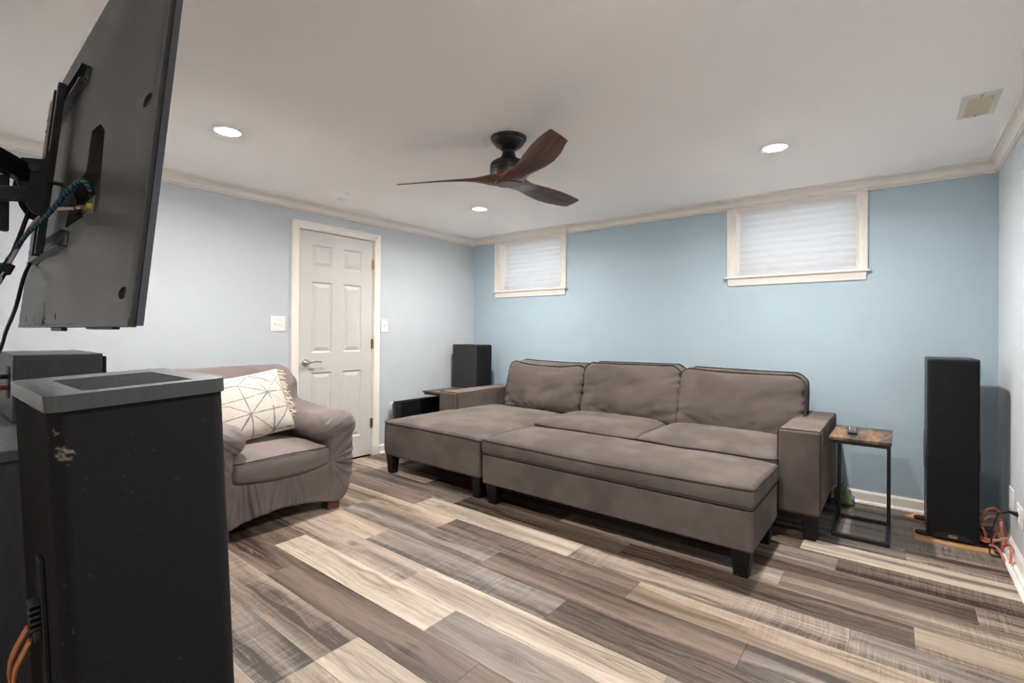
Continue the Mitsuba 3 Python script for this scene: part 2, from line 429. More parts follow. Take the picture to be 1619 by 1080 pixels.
# planks: 0.1815 m wide, 1.227 m long, along x; tones read row by row from the photo
PW, PL = 0.1815, 1.227
ROWS = {  # row number k (upper edge y = -2.035 - k*PW): (one joint x, tones from that joint to the right, tones to the left)
    7: (2.31, [2, 1], [1, 2]), 6: (2.31, [3, 1], [2, 1]), 5: (1.55, [0, 0, 2], [0, 1]), 4: (2.478, [1, 2], [3, 0]), 3: (2.10, [3, 1], [2, 1]),
    2: (2.80, [0, 1], [1, 4]), 1: (2.27, [0, 1], [1, 4]), 0: (1.76, [0, 4, 2], [4, 0]), -1: (1.345, [3, 2, 1], [0, 1]), -2: (2.77, [0, 4], [0, 1]),
    -3: (2.275, [2, 3], [0, 2]), -4: (2.98, [0, 2], [1, 0]), -5: (2.473, [1, 0], [2, 1]), -6: (2.293, [0, 3], [1, 0]), -7: (2.75, [1, 2], [0, 1]),
    -8: (2.05, [0, 1], [2, 1]), -9: (2.9, [1, 0], [0, 2]), -10: (2.4, [0, 1], [1, 0]), -11: (1.9, [2, 0], [0, 1])}
pk = 0
rg = rng(5)
for k in range(-12, 14):
    y1 = -2.035 - k * PW
    y0 = y1 - PW
    y0c, y1c = max(y0, -D), min(y1, 0.0)
    if y1c - y0c < 0.01:
        continue
    jx, tr, tl = ROWS.get(k, (float(rg.uniform(1.3, 2.5)), [], []))
    i0 = -int(math.ceil(jx / PL))
    for i in range(i0, 6):
        xa, xb = jx + i * PL, jx + (i + 1) * PL
        xac, xbc = max(xa, 0), min(xb, W)
        if xbc - xac < 0.004:
            continue
        seq = tr if i >= 0 else tl
        j = i if i >= 0 else -1 - i
        tone = seq[j] if j < len(seq) else int(rg.integers(0, 3))
        g, h, c = 0.0004, 0.0011, 0.0009
        o = [(xac + g, y0c + g), (xbc - g, y0c + g), (xbc - g, y1c - g), (xac + g, y1c - g)]
        t_ = [(xac + h, y0c + h), (xbc - h, y0c + h), (xbc - h, y1c - h), (xac + h, y1c - h)]
        v = [(x, y, -0.006) for x, y in o] + [(x, y, -c) for x, y in o] + [(x, y, 0) for x, y in t_]
        f = [[3, 2, 1, 0], [8, 9, 10, 11]]
        for q in range(4):
            q2 = (q + 1) % 4
            f += [[q, q2, q2 + 4, q + 4], [q + 4, q2 + 4, q2 + 8, q + 8]]
        v = np.array(v)
        uv = np.stack([v[:, 0] - xa + 0.2 + 4 * pk, v[:, 1] - y0 + 0.01 + 4 * tone], 1)
        add(num('floor__plank', pk), (v, np.array(f)), 'mat_plank', False, uv=uv)
        pk += 1

# crown moulding
CP = 0.058
CROWN = [(0, 2.196), (0.010, 2.196), (0.0135, 2.1985), (0.0145, 2.2020), (0.0125, 2.2050), (0.0090, 2.2058), (0.0090, 2.2075), (0.0160, 2.2085), (0.0195, 2.2110), (0.0205, 2.2145), (0.0185, 2.2175), (0.0150, 2.2185)] + \
        [(0.0150 + 0.028 * (1 - math.cos(t)), 2.2200 + 0.039 * math.sin(t)) for t in np.linspace(0, math.pi / 2, 8)] + \
        [(0.0430, 2.2635), (0.0530, 2.2645), (0.0570, 2.2680), (0.0580, 2.2725), (0.058, 2.2775), (0, 2.2775)]
P_left = lambda s, p, z: np.stack([p, s, z], -1)
P_back = lambda s, p, z: np.stack([s, -p, z], -1)
P_right = lambda s, p, z: np.stack([W - p, s, z], -1)
P_front = lambda s, p, z: np.stack([s, -D + p, z], -1)
struct('trim_1', prism(CROWN, lambda p: -D + p, lambda p: -p, P_left), 'mat_trim', 'cream crown moulding along the left wall', 20)
struct('trim_2', prism(CROWN, lambda p: -D + p, lambda p: -p, P_right), 'mat_trim', 'cream crown moulding along the right wall', 20)
struct('trim_3', prism(CROWN, lambda p: p, lambda p: W - p, P_front), 'mat_trim', 'cream crown moulding along the front wall', 20)
CAS = 0.019                                      # how far the window casing stands off the wall
caps = [(0.327, 1.288), (2.832, 3.777)]
segs = [(0, 0.327, 'p'), (1.288, 2.832, None), (3.777, W, 'm')]
for i, (a, b, e) in enumerate(segs):
    struct(f'trim_{4 + i}', prism(CROWN, (lambda p, a=a: a + p) if e == 'p' else (lambda p, a=a: a), (lambda p, b=b: b - p) if e == 'm' else (lambda p, b=b: b), P_back),
           'mat_trim', ['cream crown moulding between the left corner and the small window', 'cream crown moulding between the two windows', 'cream crown moulding right of the wide window'][i], 20)
for i, (a, b) in enumerate(caps):
    prof = [(0, 2.196)] + [(p + CAS, z) for p, z in CROWN[1:-1]] + [(0, 2.2775)]
    struct(f'trim_{7 + i}', prism(prof, lambda p, a=a: a - max(p - CAS, 0), lambda p, b=b: b + max(p - CAS, 0), P_back), 'mat_trim',
           ['cream crown moulding stepping out over the left window', 'cream crown moulding stepping out over the right window'][i], 20)

# baseboards with shoe moulding
BASE = [(0, 0.0), (0.013, 0.0), (0.013, 0.060), (0.0115, 0.066), (0.012, 0.070), (0.009, 0.076), (0.005, 0.081), (0.003, 0.086), (0, 0.086)]
SHOE = [(0.013, 0.0), (0.030, 0.0)] + [(0.013 + 0.017 * math.cos(t), 0.019 * math.sin(t)) for t in np.linspace(0.2, math.pi / 2, 6)]
def baseboard(side, runs, place, label):
    key = f'baseboard_{side}'
    ms = [prism(BASE, a, b, place) for a, b in runs]
    struct(key, cat(*ms), 'mat_trim', label, 25)
    for i, (a, b) in enumerate(runs):
        add(num(key + '__shoe_moulding', i), prism(SHOE, a, b, place), 'mat_trim', 25)
baseboard('back', [(lambda p: p, lambda p: W - p)], P_back, 'cream baseboard under the blue wall')
baseboard('left', [(lambda p: -D + p, lambda p: DY0 - 0.066), (lambda p: DY1 + 0.078, lambda p: -p)], P_left, 'cream baseboard on either side of the door')
baseboard('right', [(lambda p: -D + p, lambda p: -p)], P_right, 'cream baseboard along the right wall')
baseboard('front', [(lambda p: p, lambda p: W - p)], P_front, 'cream baseboard behind the television')

# ------------------------------------------------------------------ windows
CASP = [(0, 0), (0.0, 0.013), (0.006, 0.016), (0.012, 0.016), (0.015, 0.0135), (0.028, 0.0145), (0.040, 0.0145), (0.045, 0.017), (0.052, 0.019), (0.060, 0.019), (0.066, 0.016), (0.066, 0)]
# profile: (distance from the opening, thickness)
def casing_leg(x_open, sgn, z0, z1):
    pr = [(t, w) for w, t in CASP]               # p = thickness off the wall, z slot = width
    place = lambda s, p, w: np.stack([x_open + sgn * w, -p, s], -1)
    return prism(pr, lambda p: z0, lambda p: z1, place)
for i, (a, b) in enumerate(WIN):
    key = f'window_{i + 1}'
    wname = ['narrow', 'wide'][i]
    # reveal lining the opening
    rv = [bx(a - 0.001, a + 0.010, 0.0, 0.20, WZ0, WZ1), bx(b - 0.010, b + 0.001, 0.0, 0.20, WZ0, WZ1), bx(a + 0.010, b - 0.010, 0.0, 0.20, WZ1 - 0.010, WZ1 + 0.001),
          bx(a + 0.010, b - 0.010, 0.0, 0.20, WZ0 - 0.001, WZ0 + 0.008)]
    add(key, cat(*rv), 'mat_trim', False)
    lab(key, ['small high window with a crooked white pleated shade', 'wide high window with a white pleated shade'][i], kind='structure')
    add(key + '__casing', casing_leg(a + 0.008, -1, WZ0 - 0.003, 2.199), 'mat_trim', 25)
    add(key + '__casing_001', casing_leg(b - 0.008, 1, WZ0 - 0.003, 2.199), 'mat_trim', 25)
    add(key + '__head_casing', bx(a + 0.008, b - 0.008, -0.0145, 0.0, WZ1 - 0.006, 2.199), 'mat_trim', False)
    STOOL = [(0, 1.630), (0.030, 1.630), (0.034, 1.634), (0.034, 1.641), (0.030, 1.645), (0, 1.645)]
    add(key + '__sill', prism(STOOL, lambda p, a=a: a - 0.072, lambda p, b=b: b + 0.072, P_back), 'mat_trim', 25)
    APR = [(0, 1.572), (0.009, 1.572), (0.012, 1.576), (0.012, 1.592), (0.016, 1.604), (0.017, 1.616), (0.020, 1.624), (0.020, 1.630), (0, 1.630)]
    add(key + '__apron', prism(APR, lambda p, a=a: a - 0.044 - 0.3 * p, lambda p, b=b: b + 0.044 + 0.3 * p, P_back), 'mat_trim', 25)
    # sash and glass at the outside
    fr = mbox(a + 0.010, b - 0.010, 0.150, 0.185, WZ0 + 0.008, WZ1 - 0.010) - mbox(a + 0.045, b - 0.045, 0.1, 0.3, WZ0 + 0.043, WZ1 - 0.045)
    add(key + '__sash', fr, 'mat_white_plastic', False)
    pz0, pz1 = WZ0 + 0.040, WZ1 - 0.042
    add(key + '__pane', (np.array([[a + 0.04, 0.168, pz0], [b - 0.04, 0.168, pz0], [b - 0.04, 0.168, pz1], [a + 0.04, 0.168, pz1]]), np.array([[0, 1, 2, 3]])), 'mat_pane', False)
    # pleated paper shade: folds fan out a little towards the bottom, left edge cut crooked
    r_ = rng(40 + i)
    nf = 10
    zt, zb = WZ1 - 0.012, WZ0 + 0.010
    nzv, nxv = 121, 25
    Zt = np.linspace(0, 1, nzv)
    fr_ = np.concatenate([np.linspace(0, 0.30, 4), np.linspace(0.30, 1, nf - 2)[1:]])
    ph = np.interp(Zt, fr_, np.arange(len(fr_)))
    tri = np.abs((ph % 1) - 0.5) * 2
    rag = 0.006 * tri
    amp = 0.006 + 0.012 * Zt
    left = np.interp(Zt, [0, 0.25, 0.5, 0.72, 0.88, 1.0], [0.040, 0.041, 0.036, 0.022, 0.006, 0.018] if i == 0 else [0.013, 0.014, 0.011, 0.009, 0.009, 0.008])
    U = np.linspace(0, 1, nxv)
    xs = (a + 0.010 + left + rag)[:, None] * (1 - U) + (b - 0.014 - 0.003 * tri)[:, None] * U
    skew = (0.010 if i == 0 else 0.004) * (U - 0.5)[None, :] * Zt[:, None] * (1 - Zt[:, None]) * 4
    zs = zt + (zb - zt) * Zt[:, None] + skew + 0 * U
    ys = 0.075 - amp[:, None] * (tri ** 1.3)[:, None] + 0.003 * meshkit.noise(np.stack([xs * 7, zs * 14, 0 * xs + i], -1))
    V = np.stack([xs, ys, zs], -1).reshape(-1, 3)
    ii = np.arange(nzv * nxv).reshape(nzv, nxv)
    Q = np.stack([ii[:-1, :-1], ii[1:, :-1], ii[1:, 1:], ii[:-1, 1:]], -1).reshape(-1, 4)
    add(key + '__shade', (V, Q), 'mat_shade', True)
    labels[key + '__shade'] = {'label': 'white pleated paper shade'}

# ------------------------------------------------------------------ door
key = 'door_1'
dy0, dy1, dz0, dz1 = DY0 + 0.003, DY1 - 0.004, 0.014, DZ1 - 0.004
PAN = [(-2.036, -1.843, 1.735, 1.926), (-1.732, -1.541, 1.735, 1.926), (-2.036, -1.843, 0.994, 1.608), (-1.732, -1.541, 0.994, 1.608), (-2.036, -1.843, 0.209, 0.824), (-1.732, -1.541, 0.209, 0.824)]
XF = -0.003
ys = sorted({dy0, dy1, *[q for p in PAN for q in p[:2]]}); zs = sorted({dz0, dz1, *[q for p in PAN for q in p[2:]]})
V, Fc = [], []
def quad(a, b, c, d):
    k = len(V); V.extend([a, b, c, d]); Fc.append([k, k + 1, k + 2, k + 3])
for j in range(len(ys) - 1):
    for k in range(len(zs) - 1):
        cy, cz = (ys[j] + ys[j + 1]) / 2, (zs[k] + zs[k + 1]) / 2
        if not any(p[0] < cy < p[1] and p[2] < cz < p[3] for p in PAN):
            quad((XF, ys[j], zs[k]), (XF, ys[j + 1], zs[k]), (XF, ys[j + 1], zs[k + 1]), (XF, ys[j], zs[k + 1]))
def panel_rings(p, offs):
    R = []
    for o, dep in offs:
        R.append([(XF + dep, p[0] + o, p[2] + o), (XF + dep, p[1] - o, p[2] + o), (XF + dep, p[1] - o, p[3] - o), (XF + dep, p[0] + o, p[3] - o)])
    return R
raised = []
for p in PAN:
    R = panel_rings(p, [(0, 0), (0.004, -0.004), (0.011, -0.0085), (0.014, -0.0095)])
    for A, B in zip(R, R[1:]):
        for q in range(4):
            q2 = (q + 1) % 4
            quad(A[q], A[q2], B[q2], B[q])
    R = panel_rings(p, [(0.014, -0.0095), (0.020, -0.0090), (0.043, -0.0015), (0.046, -0.001)])
    v, f = [], []
    for A, B in zip(R, R[1:]):
        for q in range(4):
            q2 = (q + 1) % 4
            k = len(v); v += [A[q], A[q2], B[q2], B[q]]; f.append([k, k + 1, k + 2, k + 3])
    k = len(v); v += R[-1]; f.append([k, k + 1, k + 2, k + 3])
    raised.append((np.array(v, float), np.array(f)))
front = tm((np.array(V, float), np.array(Fc)))
edges = cat(bx(XF - 0.036, XF - 0.012, dy0, dy1, dz0, dz1), bx(XF - 0.012, XF, dy0, dy0 + 1e-4, dz0, dz1), bx(XF - 0.012, XF, dy1 - 1e-4, dy1, dz0, dz1), bx(XF - 0.012, XF, dy0, dy1, dz1 - 1e-4, dz1), bx(XF - 0.012, XF, dy0, dy1, dz0, dz0 + 1e-4))
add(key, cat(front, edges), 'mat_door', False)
lab(key, 'white six panel door with brushed lever handle in the pale left wall', kind='structure')
for i, r_ in enumerate(raised):
    add(num(key + '__panel', i), r_, 'mat_door', False)
# jamb lining and casing
add(key + '__jamb', cat(bx(-0.10, 0.0, DY0 - 0.015, DY0, 0, DZ1 + 0.012), bx(-0.10, 0.0, DY1, DY1 + 0.015, 0, DZ1 + 0.012), bx(-0.10, 0.0, DY0, DY1, DZ1, DZ1 + 0.012)), 'mat_trim', False)
add(key + '__shadow_gap', bx(-0.10, -0.045, DY0, DY1, -0.006, 0.03), 'mat_dark', False)  # dark box standing in for the shade in the gap under the door
def mitred(y_open, z_open, part):
    pr = [(t, w) for w, t in CASP]
    if part == 'head':
        place = lambda s, p, w: np.stack([p, s, DZ1 + 0.004 + w], -1)
        # ends follow the mitre: the run grows with the width w
        v0 = np.array(pr)
        n = len(v0)
        A = np.stack([v0[:, 0], DY0 - 0.004 - v0[:, 1] + 0, DZ1 + 0.004 + v0[:, 1]], -1)
        B = np.stack([v0[:, 0], DY1 + 0.010 + v0[:, 1], DZ1 + 0.004 + v0[:, 1]], -1)
    else:
        sg = -1 if part == 'left' else 1
        yo = DY0 - 0.004 if part == 'left' else DY1 + 0.010
        v0 = np.array(pr); n = len(v0)
        A = np.stack([v0[:, 0], yo + sg * v0[:, 1], 0 * v0[:, 0]], -1)
        B = np.stack([v0[:, 0], yo + sg * v0[:, 1], DZ1 + 0.004 + v0[:, 1]], -1)
    v = np.vstack([A, B])
    j = np.arange(n); j2 = (j + 1) % n
    f = np.vstack([np.stack([j, j2, j2 + n], 1), np.stack([j, j2 + n, j + n], 1)])
    return trimesh.Trimesh(v, f, process=False)
for i, p in enumerate(('left', 'right', 'head')):
    add(num(key + '__casing', i), mitred(0, 0, p), 'mat_trim', 20)
for i, z in enumerate((0.310, 1.065, 1.820)):
    hk = num(key + '__hinge', i)
    kn = [trimesh.creation.cylinder(0.0052, 0.0172, sections=14, transform=trimesh.transformations.translation_matrix([0.004, DY1 - 0.0015, z - 0.036 + 0.018 * q])) for q in range(5)]
    add(hk, cat(*kn, bx(-0.003, -0.0015, DY1 - 0.016, DY1 - 0.004, z - 0.045, z + 0.045), bx(-0.001, 0.0012, DY1 + 0.001, DY1 + 0.010, z - 0.045, z + 0.045)), 'mat_brass', 30)
hk = key + '__handle'
rose = lathe([(0, 0.0), (0.033, 0.0), (0.033, 0.004), (0.030, 0.012), (0.024, 0.020), (0.016, 0.026), (0.012, 0.030), (0.011, 0.048), (0, 0.048)], 32)
M4 = np.eye(4); M4[:3, :3] = [[0, 0, 1], [0, 1, 0], [-1, 0, 0]]; M4[:3, 3] = [XF, -2.088, 0.912]
rose.apply_transform(M4)
lev = tube(spline([(0.040, -2.096, 0.912), (0.047, -2.080, 0.915), (0.049, -2.055, 0.921), (0.048, -2.02, 0.923), (0.046, -1.99, 0.920), (0.045, -1.968, 0.916)], 30), 0.008, flat=(np.linspace(0.010, 0.006, 30), np.linspace(0.011, 0.005, 30)), sides=12)
add(hk, rose, 'mat_nickel', 35)
add(hk + '__lever', lev, 'mat_nickel', 40)
add(key + '__latch', bx(-0.012, -0.0022, DY0 - 0.0002, DY0 + 0.0029, 0.88, 0.945), 'mat_brass', False)
labels[hk] = {'label': 'brushed nickel lever handle'}

# ------------------------------------------------------------------ ceiling fittings
LP = [(1.035, -1.05), (3.375, -1.06), (1.058, -3.126), (3.372, -3.126)]
LL = ['round recessed ceiling light nearest the small left window, beyond the fan', 'round recessed ceiling light nearest the wide right window', 'round recessed ceiling light nearest the television, largest and brightest in view', 'round recessed ceiling light above the camera']
for i, (x, y) in enumerate(LP):
    k = num('recessed_light', i)
    ring = lathe([(0.062, H), (0.084, H), (0.084, H - 0.003), (0.080, H - 0.006), (0.066, H - 0.007), (0.062, H - 0.004)], 40, (x, y, 0))
    add(k + '__trim_ring', ring, 'mat_white_plastic', 30)
    disk = lathe([(0, H - 0.015), (0.022, H - 0.0145), (0.040, H - 0.0125), (0.053, H - 0.0095), (0.0600, H - 0.006), (0.0618, H - 0.003), (0.0618, H - 0.001), (0, H - 0.001)], 40, (x, y, 0))
    v = disk.vertices[disk.faces].mean(1)
    disk.fix_normals()
    add(k + '__lens', disk, 'mat_white_plastic', False, emitter={'type': 'area', 'radiance': {'type': 'rgb', 'value': LAMP.tolist()}})
    scene[f'lamp_beam_{i + 1}'] = {'type': 'spot', 'to_world': T().look_at(origin=[x, y, H - 0.0165], target=[x, y, 0], up=[0, 1, 0]), 'cutoff_angle': 80.0, 'beam_width': 18.0,
                                   'intensity': {'type': 'rgb', 'value': (LAMP * BEAM).tolist()}}
    lab(k, LL[i], 'ceiling light', 'recessed ceiling lights')

k = 'smoke_detector'
sx, sy = 0.482, -2.076
add(k + '__base', lathe([(0, H), (0.066, H), (0.066, H - 0.008), (0.062, H - 0.012), (0, H - 0.012)], 40, (sx, sy, 0)), 'mat_white_plastic', 30)
add(k + '__cover', lathe([(0, H - 0.012), (0.058, H - 0.012), (0.058, H - 0.026), (0.055, H - 0.036), (0.040, H - 0.041), (0, H - 0.043)], 40, (sx, sy, 0)), 'mat_white_plastic', 30)
add(k + '__test_button', lathe([(0, H - 0.0425), (0.011, H - 0.0425), (0.010, H - 0.046), (0, H - 0.0465)], 20, (sx + 0.02, sy - 0.015, 0)), 'mat_plate', 30)
lab(k, 'round white smoke detector on the ceiling above the door', 'smoke detector')

k = 'ceiling_vent'
vx0, vx1, vy0, vy1 = 4.171, 4.306, -1.216, -0.925
gx0, gx1, gy0, gy1 = 4.194, 4.285, -1.180, -0.944
fr = mbox(vx0, vx1, vy0, vy1, H - 0.007, H) - mbox(gx0, gx1, gy0, gy1, H - 0.1, H + 0.1)
add(k + '__frame', fr, 'mat_vent', False)
sl = []
for q in range(6):
    xx = gx0 + (gx1 - gx0) * (q + 0.5) / 6
    for j in range(22):
        yy = gy0 + 0.005 + (gy1 - gy0 - 0.010) * (j + 0.5 + (0.22 if q % 2 else -0.22)) / 22
        b_ = trimesh.creation.box(extents=[0.0142, 0.0085, 0.0014])
        b_.apply_transform(trimesh.transformations.rotation_matrix(-0.42, [1, 0, 0]))
        b_.apply_translation([xx, yy, H - 0.0046])
        sl.append(b_)
add(k + '__louvre', cat(*sl), 'mat_vent_slat', False)
labels[k + '__louvre'] = {'kind': 'stuff'}
add(k + '__duct', bx(gx0, gx1, gy0, gy1, H - 0.0012, H), 'mat_vent_duct', False)
for j, (x, y) in enumerate(((4.239, -1.198), (4.238, -0.936))):
    add(num(k + '__screw', j), lathe([(0, H - 0.007), (0.0055, H - 0.007), (0.005, H - 0.0092), (0, H - 0.0097)], 14, (x, y, 0)), 'mat_screw', 30)
lab(k, 'rectangular cream metal air vent on the ceiling near the right wall', 'vent')

# ------------------------------------------------------------------ ceiling fan
k = 'ceiling_fan'
fc = np.array([2.222, -2.112, 0])
add(k + '__canopy', lathe([(0, H), (0.100, H), (0.1015, H - 0.006), (0.099, H - 0.014), (0.092, H - 0.018), (0.0905, H - 0.024), (0.086, H - 0.032), (0.072, H - 0.048), (0.052, H - 0.062), (0.040, H - 0.070), (0, H - 0.070)], 56, fc), 'mat_black_metal', 35)
add(k + '__neck', lathe([(0, 2.212), (0.0345, 2.212), (0.034, 2.203), (0.0365, 2.188), (0.042, 2.172), (0.050, 2.158), (0.060, 2.147), (0, 2.147)], 48, fc), 'mat_black_metal', 40)
add(k + '__motor_housing', lathe([(0, 2.151), (0.060, 2.149), (0.082, 2.143), (0.097, 2.133), (0.1035, 2.121), (0.1040, 2.112), (0.1010, 2.110), (0.1010, 2.105), (0.1050, 2.103), (0.1050, 2.090), (0.1020, 2.088), (0.1020, 2.084), (0.1045, 2.082), (0.1030, 2.068), (0, 2.068)], 56, fc), 'mat_black_metal', 30)
add(k + '__hub_cap', lathe([(0, 2.022), (0.064, 2.022), (0.066, 2.0165), (0.064, 2.0145), (0, 2.0135)], 48, fc), 'mat_blade', 30)
add(k + '__hub', lathe([(0, 2.068), (0.1035, 2.068), (0.1045, 2.058), (0.098, 2.036), (0.084, 2.022), (0.074, 2.0168), (0.0675, 2.016), (0.0665, 2.020), (0, 2.020)], 48, fc), 'mat_blade', 30)
labels[k + '__hub_cap'] = {'label': 'round brown centre cap'}
R = np.concatenate([np.linspace(0.045, 0.24, 16), np.linspace(0.26, 0.655, 22)])
chord = np.interp(R, [0.045, 0.10, 0.16, 0.22, 0.32, 0.42, 0.52, 0.60, 0.655], [0.165, 0.140, 0.112, 0.108, 0.132, 0.143, 0.136, 0.118, 0.098])
from scipy.ndimage import gaussian_filter1d
chord = gaussian_filter1d(chord, 1.0)
pitch = np.radians(19.0) * ss(R, 0.07, 0.27)
thick = gaussian_filter1d(np.interp(R, [0.045, 0.10, 0.14, 0.20, 0.28, 0.40, 0.655], [0.048, 0.046, 0.034, 0.022, 0.015, 0.010, 0.006]), 1.0)
zc = 2.041 + 0.004 * ss(R, 0.10, 0.30)
offw = np.interp(R, [0.045, 0.12, 0.25, 0.42, 0.655], [0.0, 0.006, 0.018, 0.010, -0.020])
offw = gaussian_filter1d(offw, 2.0)
NA = 20
al = np.arange(NA) * 2 * math.pi / NA
for i, th in enumerate(np.radians((-150, -30, 90))):
    e = np.array([math.cos(th), math.sin(th), 0]); w = np.array([-math.sin(th), math.cos(th), 0]); zv = np.array([0, 0, 1.0])
    rings, uvs = [], []
    for r_, c_, ph_, t_, z_, o_ in zip(R, chord, pitch, thick, zc, offw):
        d_ = math.cos(ph_) * w - math.sin(ph_) * zv
        n_ = math.sin(ph_) * w + math.cos(ph_) * zv
        ca, sa = np.cos(al), np.sin(al)
        ca2 = np.sign(ca) * np.abs(ca) ** 0.75
        cut = -0.05 * ss(np.array(r_), 0.52, 0.655) * ca2 * c_ * 1.6
        P_ = fc + r_ * e + o_ * w + z_ * zv + (c_ / 2 * ca2)[:, None] * d_ + (t_ / 2 * sa)[:, None] * n_ + cut[:, None] * e
        rings.append(P_)
        uvs.append(np.stack([np.full(NA, r_ + i), c_ / 2 * ca2 + i], -1))
    # taper the open end into a rounded tip
    for q, sc in ((0.004, 0.97), (0.0065, 0.86)):
        C_ = rings[len(R) - 1].mean(0)
        rings.append(C_ + (rings[len(R) - 1] - C_) * sc + e * q); uvs.append(uvs[-1])
    V = np.vstack(rings); UV = np.vstack(uvs); nr = len(rings)
    ii, jj = np.meshgrid(np.arange(nr - 1), np.arange(NA), indexing='ij'); j2 = (jj + 1) % NA
    Q = np.stack([ii * NA + jj, ii * NA + j2, (ii + 1) * NA + j2, (ii + 1) * NA + jj], -1).reshape(-1, 4)
    f = np.vstack([Q[:, [0, 1, 2]], Q[:, [0, 2, 3]]])
    kk = len(V)
    V = np.vstack([V, rings[0].mean(0), rings[-1].mean(0)]); UV = np.vstack([UV, UV[0], UV[-1]])
    j = np.arange(NA)
    f = np.vstack([f, np.stack([(j + 1) % NA, j, j * 0 + kk], 1), np.stack([(nr - 1) * NA + j, (nr - 1) * NA + (j + 1) % NA, j * 0 + kk + 1], 1)])
    mesh = trimesh.Trimesh(V, f, process=False)
    if mesh.volume < 0:
        mesh.invert()
    add(num(k + '__blade', i), mesh, 'mat_blade', True, uv=UV)
lab(k, 'ceiling fan with three carved reddish brown wooden blades and black motor', 'ceiling fan')

# ------------------------------------------------------------------ sofa with chaise
def loop_rect(x0, x1, y0, y1, r, n=10, m=30):
    """rounded rectangle as points (x, y), counter-clockwise"""
    out = []
    for cx, cy, a in ((x1 - r, y1 - r, 0), (x0 + r, y1 - r, 90), (x0 + r, y0 + r, 180), (x1 - r, y0 + r, 270)):
        for t in np.linspace(0, 90, n):
            t = math.radians(a + t)
            out.append((cx + r * math.cos(t), cy + r * math.sin(t)))
    P = np.array(out + out[:1])
    d = np.concatenate([[0], np.cumsum(np.linalg.norm(np.diff(P, axis=0), axis=1))])
    t = np.linspace(0, d[-1], int(d[-1] / 0.015) + 8)[:-1]
    return np.stack([np.interp(t, d, P[:, 0]), np.interp(t, d, P[:, 1])], -1)

def wrinkle(m, amp, seed, s=(9, 9, 9), fine=0.25):
    P = m.vertices.copy(); n = vnormals(m)
    w = nz3(P, *s, seed, 2) * amp + nz3(P, s[0] * 3.3, s[1] * 3.3, s[2] * 3.3, seed + 3, 2) * amp * fine
    m.vertices = P + n * w[:, None]
    return m

def leg(x, y, z1, top=0.082, bot=0.060):
    v = []
    for z, s in ((0.0, bot), (z1, top)):
        c = 0.004
        h = s / 2
        for sx_, sy_ in ((1, 1), (-1, 1), (-1, -1), (1, -1)):
            a, b_ = (x + sx_ * h, y + sy_ * (h - c)), (x + sx_ * (h - c), y + sy_ * h)
            pair = [a, b_] if sx_ * sy_ > 0 else [b_, a]
            v += [(px_, py_, z) for px_, py_ in pair]
    v = np.array(v); n = 8
    j = np.arange(n); j2 = (j + 1) % n
    f = np.vstack([np.stack([j, j2, j2 + n], 1), np.stack([j, j2 + n, j + n], 1), [[0, q + 1, q] for q in range(1, 7)], [[n, n + q, n + q + 1] for q in range(1, 7)]])
    return trimesh.Trimesh(v, f, process=False)

S = 'sofa'
lab(S, 'long taupe sofa with a chaise end standing against the blue wall', 'sofa')
fr = cat(rb(1.64, 3.388, -0.985, -0.10, 0.145, 0.315, 0.02, (6, 4, 1)), rb(0.86, 3.425, -0.235, -0.075, 0.145, 0.74, 0.045, (10, 1, 3), 3))
add(S + '__frame', fr, 'mat_suede', 40)
# chaise
cx, cy, hx, hy = 1.096, -1.02, 0.541, 0.67
def chaise_def(P):
    Q = P.copy()
    u, v = np.clip((P[:, 0] - cx) / hx, -1, 1), np.clip((P[:, 1] - cy) / hy, -1, 1)
    dome = (1 - np.abs(u) ** 2.6) * (1 - np.abs(v) ** 3.5)
    topw = ss(P[:, 2], 0.36, 0.435)
    und = nz3(P, 3.0, 3.0, 1.0, 3, 2)
    Q[:, 2] += topw * (0.043 * dome + 0.018 * und * dome ** 0.5 - 0.010 * (np.abs(u) ** 8) * (0.5 + u * 0.5))
    side = ss(P[:, 2], 0.12, 0.25) * (1 - ss(P[:, 2], 0.36, 0.43))
    Q[:, 1] -= side * (v < -0.9) * (0.006 + 0.010 * nz3(P, 5, 5, 6, 8))
    Q[:, 0] -= side * (u < -0.9) * 0.006
    return Q
m = softbox(hx, hy, 0.145, 0.024, (40, 46, 9), 3); m.apply_translation([cx, cy, 0.290])
m.vertices = chaise_def(m.vertices)
wrinkle(m, 0.004, 11, (7, 7, 7))
add(S + '__chaise', m, 'mat_suede', True)
lp = loop_rect(cx - hx, cx + hx, cy - hy, cy + hy, 0.026)
pp = chaise_def(np.c_[lp[:, 0], lp[:, 1], np.full(len(lp), 0.418)])
pp[:, :2] += (pp[:, :2] - [cx, cy]) * 0.002
add(S + '__chaise__piping', tube(pp, 0.0058, True, 6), 'mat_piping', True)
